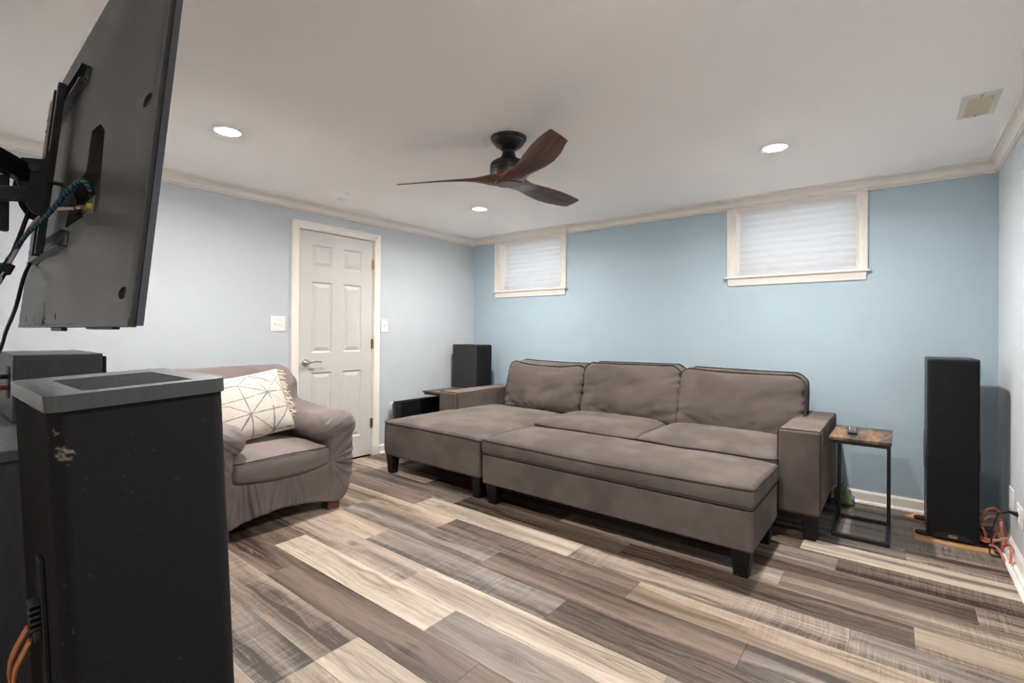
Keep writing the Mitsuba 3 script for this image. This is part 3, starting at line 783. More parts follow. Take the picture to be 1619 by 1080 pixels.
# seat cushions
def seat(i, x0, x1, y0=-1.050, y1=-0.33):
    c = np.array([(x0 + x1) / 2, (y0 + y1) / 2, 0.392]); h = np.array([(x1 - x0) / 2, (y1 - y0) / 2, 0.068])
    def de(P):
        Q = P.copy()
        u, v = np.clip((P[:, 0] - c[0]) / h[0], -1, 1), np.clip((P[:, 1] - c[1]) / h[1], -1, 1)
        Q[:, 2] += ss(P[:, 2], c[2], c[2] + 0.068) * (0.046 * (1 - np.abs(u) ** 7) * (1 - np.abs(v) ** 4) + 0.018 * nz3(P, 4, 4, 1, 20 + i) * (1 - np.abs(u) ** 4))
        Q[:, 1] -= 0.016 * (v < -0.85) * (1 - u ** 4) * (1 - ((P[:, 2] - c[2]) / 0.07) ** 2)
        return Q
    m = softbox(*h, 0.022, (34, 28, 5), 3); m.apply_translation(c)
    m.vertices = de(m.vertices)
    P = m.vertices; n = vnormals(m)
    cre = nz3(P, 42, 5, 1, 60 + i, 2) * ss(P[:, 1], -0.62, -0.35) + nz3(P, 6, 30, 1, 66 + i, 2) * 0.6
    m.vertices = P + n * (cre * 0.012 * (P[:, 2] > 0.43))[:, None]
    k = add(num(S + '__seat_cushion', i), m, 'mat_suede', True)
    lp = loop_rect(c[0] - h[0], c[0] + h[0], c[1] - h[1], c[1] + h[1], 0.024)
    add(k + '__piping', tube(de(np.c_[lp[:, 0], lp[:, 1], np.full(len(lp), 0.446)]), 0.005, True, 6), 'mat_piping', True)
seat(0, 1.642, 2.516); seat(1, 2.518, 3.384)
# arms
def arm(i, x0, x1, y0, z1):
    m = rb(x0, x1, y0, -0.08, 0.145, z1, 0.016, (6, 24, 12), 3)
    wrinkle(m, 0.005, 70 + i, (6, 6, 6))
    k = add(num(S + '__arm', i), m, 'mat_suede', True)
    lp = loop_rect(x0, x1, 0.145, z1, 0.016)
    add(k + '__piping', tube(np.c_[lp[:, 0], np.full(len(lp), y0 + 0.012), lp[:, 1]], 0.0052, True, 6), 'mat_piping', True)
    for q, xx in enumerate((x0 + 0.006, x1 - 0.006)):
        yy = np.linspace(y0 + 0.02, -0.10, 40)
        add(num(k + '__top_seam', q), tube(np.c_[xx + 0 * yy, yy, z1 - 0.004 + 0.002 * np.sin(yy * 9)], 0.0042, False, 6), 'mat_piping', True)
arm(0, 0.482, 0.716, -1.000, 0.612)
arm(1, 3.386, 3.600, -1.000, 0.626)
# back cushions: leaning, their tops level
def SHEAR(a):
    M = np.eye(4); M[1, 2] = -math.tan(a)
    return M
def back(i, xc, hw, zc_, lean, sag, tilt, seed):
    h = np.array([hw, 0.090, 0.232])
    def de(P):
        Q = P.copy()
        u, v = np.clip(P[:, 0] / h[0], -1, 1), np.clip(P[:, 2] / h[2], -1, 1)
        s_ = np.sign(P[:, 1])
        face = ss(np.abs(P[:, 1]), 0.05, 0.088)
        Q[:, 1] += s_ * face * (0.066 * (1 - np.abs(u) ** 3.2) * (1 - np.abs(v * 0.96 - 0.04) ** 2.6) + 0.030 * nz3(P, 4, 1, 6, seed) * (1 - u ** 6))
        Q[:, 2] -= sag * ss(v, 0.2, 1.0) * (1 - np.abs(u) ** 2.5) * (0.25 + 0.75 * ss(-P[:, 1], -0.06, 0.06))
        Q[:, 0] += 0.012 * np.sign(u) * ss(np.abs(u), 0.6, 1) * (1 - v ** 2) * 1.0
        # corners pulled in
        k_ = ss(np.abs(u), 0.82, 1.0) * ss(v, 0.70, 1.0)
        Q[:, 2] -= 0.022 * k_; Q[:, 0] -= np.sign(u) * 0.012 * k_
        return Q
    m = softbox(*h, 0.030, (56, 5, 34), 3)
    P0 = m.vertices.copy()
    m.vertices = de(m.vertices)
    u, v = P0[:, 0] / h[0], P0[:, 2] / h[2]
    P = m.vertices; n = vnormals(m)
    fr_ = (P0[:, 1] < 0.03)
    edge = np.exp(-(1 - np.abs(u)) / 0.14)
    rad = nz3(np.c_[P0[:, 0] * 0.5, 0 * u, P0[:, 2] + 0.35 * P0[:, 0] * (1 - np.abs(u))], 5, 1, 34, seed + 5, 2)
    bot = np.exp(-(v + 1) / 0.28)
    br = nz3(np.c_[P0[:, 0], 0 * u, P0[:, 2] - 0.3 * np.abs(P0[:, 0])], 9, 1, 16, seed + 9, 2)
    topw = np.exp(-(1 - v) / 0.10)
    tr_ = nz3(P0, 26, 1, 3, seed + 12, 2)
    big = nz3(np.c_[P0[:, 0] + 0.8 * P0[:, 2], 0 * u, P0[:, 2] - 0.4 * P0[:, 0]], 3, 1, 9, seed + 15, 2)
    def ridge(t):
        return t - 0.6 * np.abs(t)
    disp = 0.040 * edge * ridge(rad) + 0.060 * bot * ridge(br) + 0.010 * topw * tr_ + 0.020 * ridge(big) * (1 - edge * 0.5)
    m.vertices = P + n * (disp * fr_)[:, None]
    M = trimesh.transformations.translation_matrix([xc, -0.330, zc_]) @ SHEAR(lean) @ trimesh.transformations.rotation_matrix(tilt, [0, 1, 0])
    m.apply_transform(M)
    k = add(num(S + '__back_cushion', i), m, 'mat_suede', True)
    lp = loop_rect(-hw, hw, -0.232, 0.232, 0.032)
    for q, yy in enumerate((-0.074, 0.074)):
        pp = de(np.c_[lp[:, 0], np.full(len(lp), yy), lp[:, 1]])
        pp[:, 0] *= 1.004; pp[:, 2] *= 1.008
        add(num(k + '__piping', q), trimesh.transform_points(tube(pp, 0.0055, True, 6).vertices, M) if False else tube(trimesh.transform_points(pp, M), 0.0055, True, 6), 'mat_piping', True)
back(0, 1.285, 0.430, 0.672, -0.25, 0.042, 0.012, 100)
back(1, 2.155, 0.430, 0.690, -0.24, 0.006, -0.010, 130)
back(2, 3.010, 0.425, 0.676, -0.25, 0.014, 0.014, 160)
for i, (x, y) in enumerate(((0.612, -1.640), (1.585, -1.636), (3.548, -0.950), (0.56, -0.14), (3.54, -0.14), (1.70, -0.93))):
    add(num(S + '__leg', i), leg(x, y, 0.150), 'mat_leg', False)

# ------------------------------------------------------------------ ottoman
O_ = 'storage_ottoman'
lab(O_, 'long taupe storage ottoman bench with a padded lid in front of the sofa', 'ottoman')
ox0, ox1, oy0, oy1 = 1.672, 3.405, -1.705, -1.105
m = rb(ox0, ox1, oy0, oy1, 0.130, 0.334, 0.014, (40, 16, 6), 3)
wrinkle(m, 0.004, 200, (5, 5, 5))
add(O_ + '__body', m, 'mat_suede', True)
oc = np.array([(ox0 + ox1) / 2, (oy0 + oy1) / 2])
def lid_def(P):
    Q = P.copy()
    u, v = np.clip((P[:, 0] - oc[0]) / 0.867, -1, 1), np.clip((P[:, 1] - oc[1]) / 0.30, -1, 1)
    t = ss(P[:, 2], 0.40, 0.440)
    Q[:, 2] += t * (0.034 * (1 - np.abs(u) ** 7) * (1 - np.abs(v) ** 3) + 0.012 * nz3(P, 3, 3, 1, 210) + 0.004 - 0.012 * (1 - np.abs(u) ** 2) * ss(v, -0.9, -1.0))
    b_ = ss(P[:, 2], 0.335, 0.375) * (1 - ss(P[:, 2], 0.40, 0.437))
    Q[:, 1] -= (v < -0.93) * b_ * 0.008
    Q[:, 0] += (u > 0.97) * b_ * 0.006
    return Q
m = rb(ox0 - 0.002, ox1 + 0.002, oy0 - 0.002, oy1 + 0.002, 0.338, 0.440, 0.018, (60, 26, 4), 3)
m.vertices = lid_def(m.vertices)
wrinkle(m, 0.0035, 220, (8, 8, 8))
add(O_ + '__lid', m, 'mat_suede', True)
lp = loop_rect(ox0 - 0.002, ox1 + 0.002, oy0 - 0.002, oy1 + 0.002, 0.02)
add(O_ + '__lid__piping', tube(lid_def(np.c_[lp[:, 0], lp[:, 1], np.full(len(lp), 0.428)]), 0.0060, True, 6), 'mat_piping', True)
lp = loop_rect(ox0 - 0.001, ox1 + 0.001, oy0 - 0.001, oy1 + 0.001, 0.02)
add(O_ + '__lid__piping_001', tube(np.c_[lp[:, 0], lp[:, 1], np.full(len(lp), 0.341)], 0.0052, True, 6), 'mat_piping', True)
for i, (x, y) in enumerate(((1.750, -1.655), (3.345, -1.650), (3.345, -1.165), (1.750, -1.165))):
    add(num(O_ + '__leg', i), leg(x, y, 0.134, 0.092, 0.066), 'mat_leg', False)

# ------------------------------------------------------------------ slipcovered armchair
A_ = 'armchair'
lab(A_, 'slipcovered taupe armchair with gathered skirt standing in front of the white door', 'armchair')
h_ = 0.0125
o_ = np.array([0.03, -3.34, -0.03])
gx, gy, gz = np.meshgrid(*[o_[i] + h_ * np.arange(n) for i, n in enumerate((90, 92, 82))], indexing='ij')
YC = -2.77
yy_ = np.abs(gy - YC)
def rbox(px_, py_, pz_, h, r):
    q = [np.abs(a) - (b - r) for a, b in zip((px_, py_, pz_), h)]
    return np.sqrt(sum(np.maximum(a, 0) ** 2 for a in q)) + np.minimum(np.maximum(q[0], np.maximum(q[1], q[2])), 0) - r
def smin(a, b, k):
    hh = np.clip(0.5 + 0.5 * (b - a) / k, 0, 1)
    return b * (1 - hh) + a * hh - k * hh * (1 - hh)
narrow = 0.075 * np.clip((0.26 - gz) / 0.24, 0, 1.2) ** 1.6          # hem drawn in towards the floor
base = rbox(gx - 0.57, yy_ + narrow, gz - 0.165, (0.445, 0.44, 0.160), 0.05)
lowarm = rbox(gx - 0.59, yy_ - 0.385 + narrow, gz - 0.30, (0.44, 0.105, 0.275), 0.065)
pil_z = gz - 0.545 - 0.05 * (0.9 - gx) * (gx < 0.9)
pill = rbox(gx - 0.64, yy_ - 0.360 + 0.25 * (pil_z * (pil_z > 0)) * 0, pil_z, (0.405, 0.150, 0.090), 0.085)
bx_ = gx + 0.20 * (gz - 0.45)
rr_ = rbox(bx_ - 0.30, yy_, gz - 0.50, (0.165, 0.452, 0.425), 0.15)
body = smin(smin(base, lowarm, 0.03), pill, 0.012)
body = smin(body, rr_, 0.05)
hem = 0.097 - 0.067 * np.clip(yy_ / 0.41, 0, 1.1) ** 2
hemx = 0.05 + 0 * gx
hemz = np.where(gx > 0.80, hem, hemx)
body = np.maximum(body, hemz - gz)
m = surface_net(body, o_, h_)
for _ in range(2):
    trimesh.smoothing.filter_taubin(m, lamb=0.5, nu=0.53, iterations=4)
v_, f_ = trimesh.remesh.subdivide(m.vertices, m.faces)
m = trimesh.Trimesh(v_, f_, process=False)
P = m.vertices; n = vnormals(m)
X, Y, Z = P.T
front = ss(n[:, 0], 0.3, 0.8) * ss(X, 0.85, 0.95)
def rdg(t):
    return -np.abs(t) * 1.6 + 0.18
# gathers of the skirt below the seat
skirt = front * (1 - ss(Z, 0.27, 0.32)) * (0.25 + 0.75 * (1 - ss(Y, -2.80, -2.50)))
g1 = rdg(nz3(np.c_[X * 0, Y + 0.25 * (Z - 0.15) * np.sin(Y * 23), Z], 1, 42, 2.2, 301, 2))
disp = 0.036 * skirt * g1
# radial pleats on the arm fronts, spreading from the seat corner
for sgn in (1, -1):
    yc = YC + sgn * 0.29
    dy_, dz_ = (Y - yc) * sgn, Z - 0.335
    ang = np.arctan2(dz_, dy_); rad_ = np.hypot(dy_, dz_)
    w_ = front * ss(dy_, -0.03, 0.03) * ss(rad_, 0.02, 0.07) * (1 - ss(rad_, 0.20, 0.34)) * (Z < 0.50)
    disp += 0.036 * w_ * rdg(nz3(np.c_[ang, rad_, 0 * ang], 4.2, 3.0, 1, 310 + sgn, 2))
    # diagonal pulls over the arm's front pad
    w2 = ss(X, 0.86, 0.97) * ss(Z, 0.44, 0.50) * ss((Y - YC) * sgn, 0.22, 0.28)
    disp += 0.032 * w2 * rdg(nz3(np.c_[X, (Y - YC) * sgn * 0.8 - (Z - 0.5) * 1.1, Z], 3, 24, 3, 330 + sgn, 2))
    # outer side
    w3 = ss(n[:, 1] * sgn, 0.3, 0.8)
    disp += 0.022 * w3 * rdg(nz3(np.c_[X * 0.8 - Z * 0.6, 0 * Y, Z], 12, 1, 4, 350 + sgn, 2))
# back rest
bw = ss(Z, 0.66, 0.78)
side_ = ss(np.abs(Y - YC), 0.22, 0.36)
disp += bw * (0.030 * side_ * rdg(nz3(np.c_[X + 0.3 * Z, np.abs(Y - YC) * 1.0 + 0.28 * (Z - 0.7), Z], 4, 30, 5, 360, 2)) + 0.016 * nz3(P, 5, 8, 8, 365, 2))
disp += 0.008 * nz3(P, 10, 10, 10, 370, 2)
m.vertices = P + n * disp[:, None]
add(A_ + '__slipcover', m, 'mat_slipcover', True)
# loose seat cushion
c = np.array([0.735, YC, 0.372]); h = np.array([0.285, 0.300, 0.058])
def seat_def(P):
    Q = P.copy()
    u, v, w = (np.clip((P[:, i] - c[i]) / h[i], -1, 1) for i in range(3))
    Q[:, 2] += ss(w, 0, 1) * (0.040 * (1 - np.abs(v) ** 3) * (1 - np.abs(u * 0.9) ** 3) + 0.008 * nz3(P, 5, 5, 1, 380))
    Q[:, 0] += ss(u, 0.75, 1) * (0.028 * (1 - np.abs(v) ** 3) + 0.010 * (1 - w ** 2))
    Q[:, 2] -= ss(-w, 0, 1) * ss(u, 0.5, 1) * 0.022 * (1 - np.abs(v) ** 2)
    return Q
m = softbox(*h, 0.026, (26, 30, 5), 4); m.apply_translation(c)
m.vertices = seat_def(m.vertices)
wrinkle(m, 0.005, 385, (7, 7, 7))
add(A_ + '__seat_cushion', m, 'mat_slipcover', True)
lp = loop_rect(c[0] - h[0], c[0] + h[0], c[1] - h[1], c[1] + h[1], 0.03)
pp = seat_def(np.c_[lp[:, 0], lp[:, 1], np.full(len(lp), 0.424)])
add(A_ + '__seat_cushion__piping', tube(pp, 0.0030, True, 6), 'mat_slip_seam', True)
for i, (x, y) in enumerate(((0.955, -2.425), (0.955, -3.115), (0.17, -2.46), (0.17, -3.08))):
    add(num(A_ + '__leg', i), rb(x - 0.042, x + 0.042, y - 0.042, y + 0.042, 0.0, 0.085, 0.004), 'mat_brown_leg', False)
labels[A_ + '__leg'] = {'label': 'reddish brown wooden block leg'}

# ------------------------------------------------------------------ throw pillow
K_ = 'throw_pillow'
lab(K_, 'cream throw pillow with blue grey star pattern and fringe on the armchair', 'pillow')
PC = np.array([[200, 185], [1150, 112], [1325, 850], [330, 1075]], float)      # pattern drawn in its own units: corners of the pillow's face
nodes = dict(a=(770, 175), b=(630, 320), c=(955, 430), d=(1235, 590), e=(745, 690), f=(1015, 890), g=(1060, 290), h=(775, 950), i=(380, 330), j=(420, 760), k=(300, 560))
LN = [('a', 'b', 7), ('b', 'c', 9), ('b', 'i', 15), ('b', 'e', 12), ('a', 'c', 6), ('a', (1010, 300), 12), ('a', (1050, 182), 10), ('b', 'g', 4), ('g', (1130, 230), 8), ((1130, 230), (1150, 180), 5), ('c', 'g', 4),
      ((1100, 290), (1180, 390), 12), ((1180, 390), 'd', 12), ('c', (1230, 395), 10), ('c', 'd', 5), ('c', 'e', 11), ('c', (720, 490), 8), ((720, 490), (510, 525), 6), ('c', (995, 515), 9), ('d', (1010, 640), 13), ((1010, 640), 'e', 10),
      ('d', 'f', 11), ('d', (1258, 780), 7), ('d', (1290, 510), 13), ('e', (580, 960), 15), ('e', 'f', 7), ('e', 'h', 13), ('h', (780, 1060), 6), ('e', 'j', 9), ('e', (510, 570), 7), ('f', (1005, 610), 15), ('f', (1290, 822), 17), ('f', (915, 1005), 9), ('f', (1085, 975), 11),
      ((600, 978), 'h', 6), ('h', (885, 932), 8), ('i', 'k', 8), ('k', 'j', 8), ('k', (510, 525), 6), ('k', (510, 570), 6), ('i', 'a', 5), ('j', (580, 960), 7), ('i', (240, 250), 8), ('k', (230, 600), 9), ('j', (340, 1000), 8)]
def inv_bilinear(p):
    s, t = 0.5, 0.5
    for _ in range(30):
        q = (PC[0] * (1 - s) + PC[1] * s) * (1 - t) + (PC[3] * (1 - s) + PC[2] * s) * t
        ds = (PC[1] - PC[0]) * (1 - t) + (PC[2] - PC[3]) * t
        dt = (PC[3] - PC[0]) * (1 - s) + (PC[2] - PC[1]) * s
        d = np.linalg.solve(np.stack([ds, dt], 1), np.array(p, float) - q)
        s, t = s + d[0], t + d[1]
    return np.array([s, t])
SEG = []
for a, b, w in LN:
    A, B = (inv_bilinear(nodes[q] if isinstance(q, str) else q) for q in (a, b))
    SEG.append((A[0] * 0.54, A[1] * 0.44, B[0] * 0.54, B[1] * 0.44, w * 0.00036))
def pillow_color(p, n, uv):
    x, y = uv.x * 0.54, uv.y * 0.44
    wob = (FB(x * 38, y * 38, 3.0, 2) - 0.5) * 0.007
    m_ = mi.Float(0)
    for ax, ay, bx2, by2, w in SEG:
        dx, dy = bx2 - ax, by2 - ay
        L2 = dx * dx + dy * dy + 1e-9
        t = dr.clip(((x - ax) * dx + (y - ay) * dy) / L2, 0, 1)
        d = dr.sqrt(dr.square(x - ax - t * dx) + dr.square(y - ay - t * dy))
        wl = w * (0.35 + 0.75 * N(t * 4.0 + ax * 91, by2 * 57, 2.0))
        m_ = dr.maximum(m_, 1 - SST(wl * 0.7, wl * 1.5 + 0.0005, d + wob * 0.35))
    g = FB(x * 40, y * 620, 1.0, 2)
    sp = N(x * 260, y * 900, 4.0)
    cream = MIX((0.45, 0.393, 0.33), (0.59, 0.54, 0.48), g)
    cream = cream * (1 - 0.35 * SST(0.86, 0.95, sp))
    dye = MIX((0.085, 0.10, 0.13), (0.18, 0.20, 0.24), N(x * 500, y * 700, 1.0))
    return cream * (1 - m_ * 0.9) + dye * (m_ * 0.9)
bsdf('mat_pillow', mikit.proc(pillow_color), 0.9, 0.1, sheen=0.3, bump=mikit.proc(lambda p, n, uv: FB(uv.x * 160, uv.y * 420, 2.0, 2), 8e-4), bscale=0.0016)
# local frame: x' to the viewer's right (+y), y' up, z' towards the room; laid back and turned
roll, lean = math.radians(8.0), math.radians(24)
ex_ = np.array([0.05, 1.0, 0.0]); ex_ /= np.linalg.norm(ex_)
nrm = np.array([math.cos(lean), -0.05 * math.cos(lean), math.sin(lean)]); nrm /= np.linalg.norm(nrm)
upv = np.cross(nrm, ex_); upv /= np.linalg.norm(upv); ex_ = np.cross(upv, nrm)
ex2 = ex_ * math.cos(roll) + upv * math.sin(roll); up_2 = -ex_ * math.sin(roll) + upv * math.cos(roll)
pc = np.array([0.635, -2.838, 0.684])
ng = 41
tt = np.sin(np.linspace(-1, 1, ng) * math.pi / 2)
U, Vv = np.meshgrid(tt, tt, indexing='ij')
pin = 1 - 0.055 * (1 - np.abs(Vv) ** 2) * np.abs(U) ** 3
pin2 = 1 - 0.050 * (1 - np.abs(U) ** 2) * np.abs(Vv) ** 3
LX, LY = U * 0.27 * pin, Vv * 0.22 * pin2
TH_ = 0.092 * np.sqrt(np.clip(1 - np.abs(U) ** 2.6, 0, 1)) ** 1.05 * np.sqrt(np.clip(1 - np.abs(Vv) ** 2.6, 0, 1)) ** 1.05 + 0.003
wr = 0.012 * nz3(np.stack([LX.ravel(), LY.ravel(), 0 * LX.ravel()], -1), 9, 9, 1, 400, 2).reshape(LX.shape)
def pw(lx, ly, lz):
    return pc + lx[..., None] * ex2 + ly[..., None] * up_2 + lz[..., None] * nrm
Vf = pw(LX, LY, TH_ + wr * (TH_ > 0.02)).reshape(-1, 3); Vb = pw(LX, LY, -TH_ * 0.85).reshape(-1, 3)
ii = np.arange(ng * ng).reshape(ng, ng)
q = np.stack([ii[:-1, :-1], ii[1:, :-1], ii[1:, 1:], ii[:-1, 1:]], -1).reshape(-1, 4)
ring = np.concatenate([ii[:-1, 0], ii[-1, :-1], ii[::-1, -1][:-1], ii[0, ::-1][:-1]])
r2 = np.roll(ring, -1)
rq = np.stack([ring, ring + ng * ng, r2 + ng * ng, r2], 1)
UV = np.stack([(U.ravel() + 1) / 2, (1 - Vv.ravel()) / 2], -1)
mesh = tm((np.vstack([Vf, Vb]), np.vstack([q, q[:, ::-1] + ng * ng, rq])))
add(K_ + '__cover', mesh, 'mat_pillow', True, uv=np.vstack([UV, UV]))
fr_ms = []
rg = rng(9)
for sgn in (1, -1):
    for q in np.linspace(-0.97, 0.97, 40):
        jx = np.array([sgn * 0.27 * (1 - 0.055 * (1 - q * q)) - sgn * 0.004]); jy = np.array([q * 0.22])
        st = pw(jx, jy, np.array([0.0]))[0]
        for _ in range(2):
            L_ = rg.uniform(0.022, 0.045)
            d1 = ex2 * sgn * L_ + up_2 * rg.normal(-0.006, 0.010) + nrm * rg.normal(0.004, 0.009)
            d2 = d1 * 1.0 + up_2 * rg.normal(-0.012, 0.008) + ex2 * sgn * rg.uniform(0.002, 0.014)
            fr_ms.append(tube([st, st + d1 * 0.55, st + d2], np.array([0.0028, 0.0036, 0.0026]), False, 5))
add(K_ + '__fringe', cat(*fr_ms), 'mat_fringe', True)
labels[K_ + '__fringe'] = {'label': 'cream yarn fringe', 'kind': 'stuff'}

# ------------------------------------------------------------------ side tables
def side_table(i, dx, dy, dz, label):
    k = num('side_table', i)
    lab(k, label, 'side table', 'matching side tables')
    x0, x1, y0, y1, zt = 3.628 + dx, 3.918 + dx, -0.862 + dy, -0.392 + dy, 0.590 + dz
    add(k + '__top', rb(x0, x1, y0, y1, zt - 0.017, zt, 0.002), 'mat_rustic', 30)
    a, b, c, d = x0 + 0.008, x1 - 0.008, y0 + 0.012, y1 - 0.02
    t = 0.019
    top = [rb(a, b, c, c + t, zt - 0.037, zt - 0.017, 0.002), rb(a, b, d - t, d, zt - 0.037, zt - 0.017, 0.002), rb(a, a + t, c + t, d - t, zt - 0.037, zt - 0.017, 0.002), rb(b - t, b, c + t, d - t, zt - 0.037, zt - 0.017, 0.002)]
    add(k + '__top_frame', cat(*top), 'mat_black_metal', 30)
    for q, xx in enumerate((a, b - t)):
        add(num(k + '__leg', q), rb(xx, xx + t, d - t - 0.004, d - 0.004, 0.004, zt - 0.037, 0.002), 'mat_black_metal', 30)
    base = [rb(a, a + t, c + 0.03, d - t - 0.004, 0.004, 0.023, 0.002), rb(b - t, b, c + 0.03, d - t - 0.004, 0.004, 0.023, 0.002), rb(a + t, b - t, c + 0.03, c + 0.03 + t, 0.004, 0.023, 0.002), rb(a + t, b - t, d - t - 0.004, d - 0.004, 0.004, 0.023, 0.002)]
    add(k + '__base_frame', cat(*base), 'mat_black_metal', 30)
    for q, (xx, yy) in enumerate(((a + 0.009, c + 0.04), (b - 0.009, c + 0.04), (a + 0.009, d - 0.014), (b - 0.009, d - 0.014))):
        add(num(k + '__glide', q), trimesh.creation.cylinder(0.007, 0.0042, sections=12, transform=trimesh.transformations.translation_matrix([xx, yy, 0.0021])), 'mat_dark', False)
side_table(0, 0, 0, 0, 'small rustic wood side table on a black metal frame beside the right sofa arm')
side_table(1, -3.462, -0.068, -0.004, 'rustic wood side table mostly hidden behind the left sofa arm')

# remote control on the right table
k = 'remote_control'
lab(k, 'small black remote control lying on the wooden side table', 'remote control')
Mr = trimesh.transformations.translation_matrix([3.728, -0.640, 0.590]) @ trimesh.transformations.rotation_matrix(0.06, [0, 0, 1])
m = softbox(0.023, 0.082, 0.0095, 0.007, (2, 4, 1), 3); m.apply_translation([0, 0, 0.0097])
add(k + '__case', m.copy().apply_transform(Mr), 'mat_remote', 40)
nb = 0
def btn(x, y, w, l, mat):
    global nb
    b_ = rb(x - w, x + w, y - l, y + l, 0.0186, 0.0208, 0.001)
    add(num(k + '__button', nb), b_.apply_transform(Mr), mat, 40)
    nb += 1
for q, mt in enumerate(('mat_button_white', 'mat_button_red', 'mat_button_blue')):
    btn(-0.013 + 0.013 * q, 0.066, 0.0045, 0.006, mt)
for r_ in range(5):
    for q in range(3):
        btn(-0.013 + 0.013 * q, 0.044 - 0.018 * r_, 0.0042, 0.0042, 'mat_button' if (r_ + q) % 3 else 'mat_button_white')
btn(-0.013, -0.058, 0.0045, 0.004, 'mat_button_red')

# ------------------------------------------------------------------ tower speakers in the far corners
def arch_plate(hw, hz, t):
    a = np.linspace(0, math.pi, 25)
    pts = [(hw * math.cos(q), hz * math.sin(q)) for q in a]
    return trimesh.creation.extrude_polygon(Polygon(pts), t, engine='earcut')
def tower(i, M, label, full):
    """Local frame: front faces -y, centre of the front foot at the origin."""
    k = num('tower_speaker', i)
    lab(k, label, 'speaker')
    tr = lambda m: m.copy().apply_transform(M)
    add(k + '__cabinet', tr(rb(-0.1135, 0.1135, 0.016, 0.372, 0.009, 1.047, 0.006)), 'mat_vinyl', 30)
    g = softbox(0.109, 0.012, 0.508, 0.010, (4, 1, 6), 3)
    g.vertices[:, 1] -= 0.006 * (1 - (g.vertices[:, 0] / 0.109) ** 2) * (g.vertices[:, 1] < 0)
    g.apply_translation([0, 0.006, 0.534])
    add(k + '__grille', tr(g), 'mat_cloth', True)
    pl = arch_plate(0.086, 0.034, 0.004)
    R90 = trimesh.transformations.rotation_matrix(math.pi / 2, [1, 0, 0])
    pl.apply_transform(R90); pl.apply_translation([0, -0.0095, 0.0265])
    add(k + '__base_plate', tr(pl), 'mat_black_metal', 30)
    for q, sx_ in enumerate((-1, 1)):
        sd = lathe([(0, 0), (0.13, 0), (0.125, 0.004), (0.10, 0.006), (0, 0.007)], 32)
        sd.apply_transform(np.diag([1, 1.35, 1, 1])); sd.apply_transform(trimesh.transformations.rotation_matrix(sx_ * math.pi / 2, [0, 1, 0]))
        sd.apply_translation([sx_ * 0.1135, 0.20, 0.48])
        add(num(k + '__woofer_cover', q), tr(sd), 'mat_black_metal', 35)
    if full:
        bd = lathe([(0, 0), (0.0215, 0), (0.0215, 0.002), (0.0185, 0.003), (0, 0.003)], 32)
        bd.apply_transform(np.diag([1, 0.42, 1, 1])); bd.apply_transform(R90); bd.apply_translation([0, -0.0135, 0.0405])
        add(k + '__badge', tr(bd), 'mat_badge', 35)
        bi = lathe([(0, 0), (0.0188, 0), (0, 0.0004)], 32)
        bi.apply_transform(np.diag([1, 0.40, 1, 1])); bi.apply_transform(R90); bi.apply_translation([0, -0.0166, 0.0405])
        add(k + '__badge__plate', tr(bi), 'mat_dark', 35)
        tx = meshkit.text_mesh('Klipsch', 0.0085, 0.0008, bold=True)
        w_ = tx.bounds[1][0] - tx.bounds[0][0]
        tx.apply_translation([-(tx.bounds[0][0] + w_ / 2), -0.0045, 0]); tx.apply_transform(np.diag([0.031 / w_, 0.95, 1, 1]))
        tx.apply_transform(R90); tx.apply_translation([0, -0.0172, 0.0405])
        add(k + '__badge__lettering', tr(tx), 'mat_badge_letter', False)
        dt = lathe([(0, 0), (0.0015, 0), (0, 0.001)], 12); dt.apply_transform(R90); dt.apply_translation([-0.002, -0.0172, 0.0470])
        add(k + '__badge__indicator', tr(dt), 'mat_green', 35)
    for q, (x, y) in enumerate(((-0.134, 0.045), (0.134, 0.045), (-0.134, 0.338), (0.134, 0.338))):
        ft = softbox(0.030, 0.034, 0.0075, 0.0072, (3, 3, 1), 3)
        sgn = np.sign(x)
        a = ft.vertices
        a[:, 1] *= np.where(a[:, 0] * sgn > 0, np.sqrt(np.clip(1 - (a[:, 0] / 0.031) ** 2, 0.02, 1)), 1)
        ft.apply_translation([x - 0.0 * sgn, y, 0.0160])
        add(num(k + '__foot', q), tr(ft), 'mat_leg', 40)
T3 = trimesh.transformations
tower(0, T3.translation_matrix([4.190, -0.505, 0]), 'tall black tower speaker in the right corner beside the outlet', True)
tower(1, T3.translation_matrix([0.454, -0.310, 0.0]) @ T3.rotation_matrix(math.pi / 2, [0, 0, 1]), 'black tower speaker rising behind the left sofa arm in the far corner', False)
boards = [[(4.018, -0.374), (4.100, -0.352), (4.356, -0.352), (4.356, -0.566), (4.019, -0.569)], [(3.975, -0.172), (4.036, -0.050), (4.340, -0.050), (4.340, -0.205), (4.050, -0.215)]]
for i, b_ in enumerate(boards):
    kb = num('wooden_board', i)
    add(kb, trimesh.creation.extrude_polygon(Polygon(b_), 0.008, engine='earcut'), 'mat_plywood', False)
    lab(kb, ['thin tan wooden board under the front feet of the right tower speaker', 'thin tan wooden board under the back of the right tower speaker'][i], 'board')

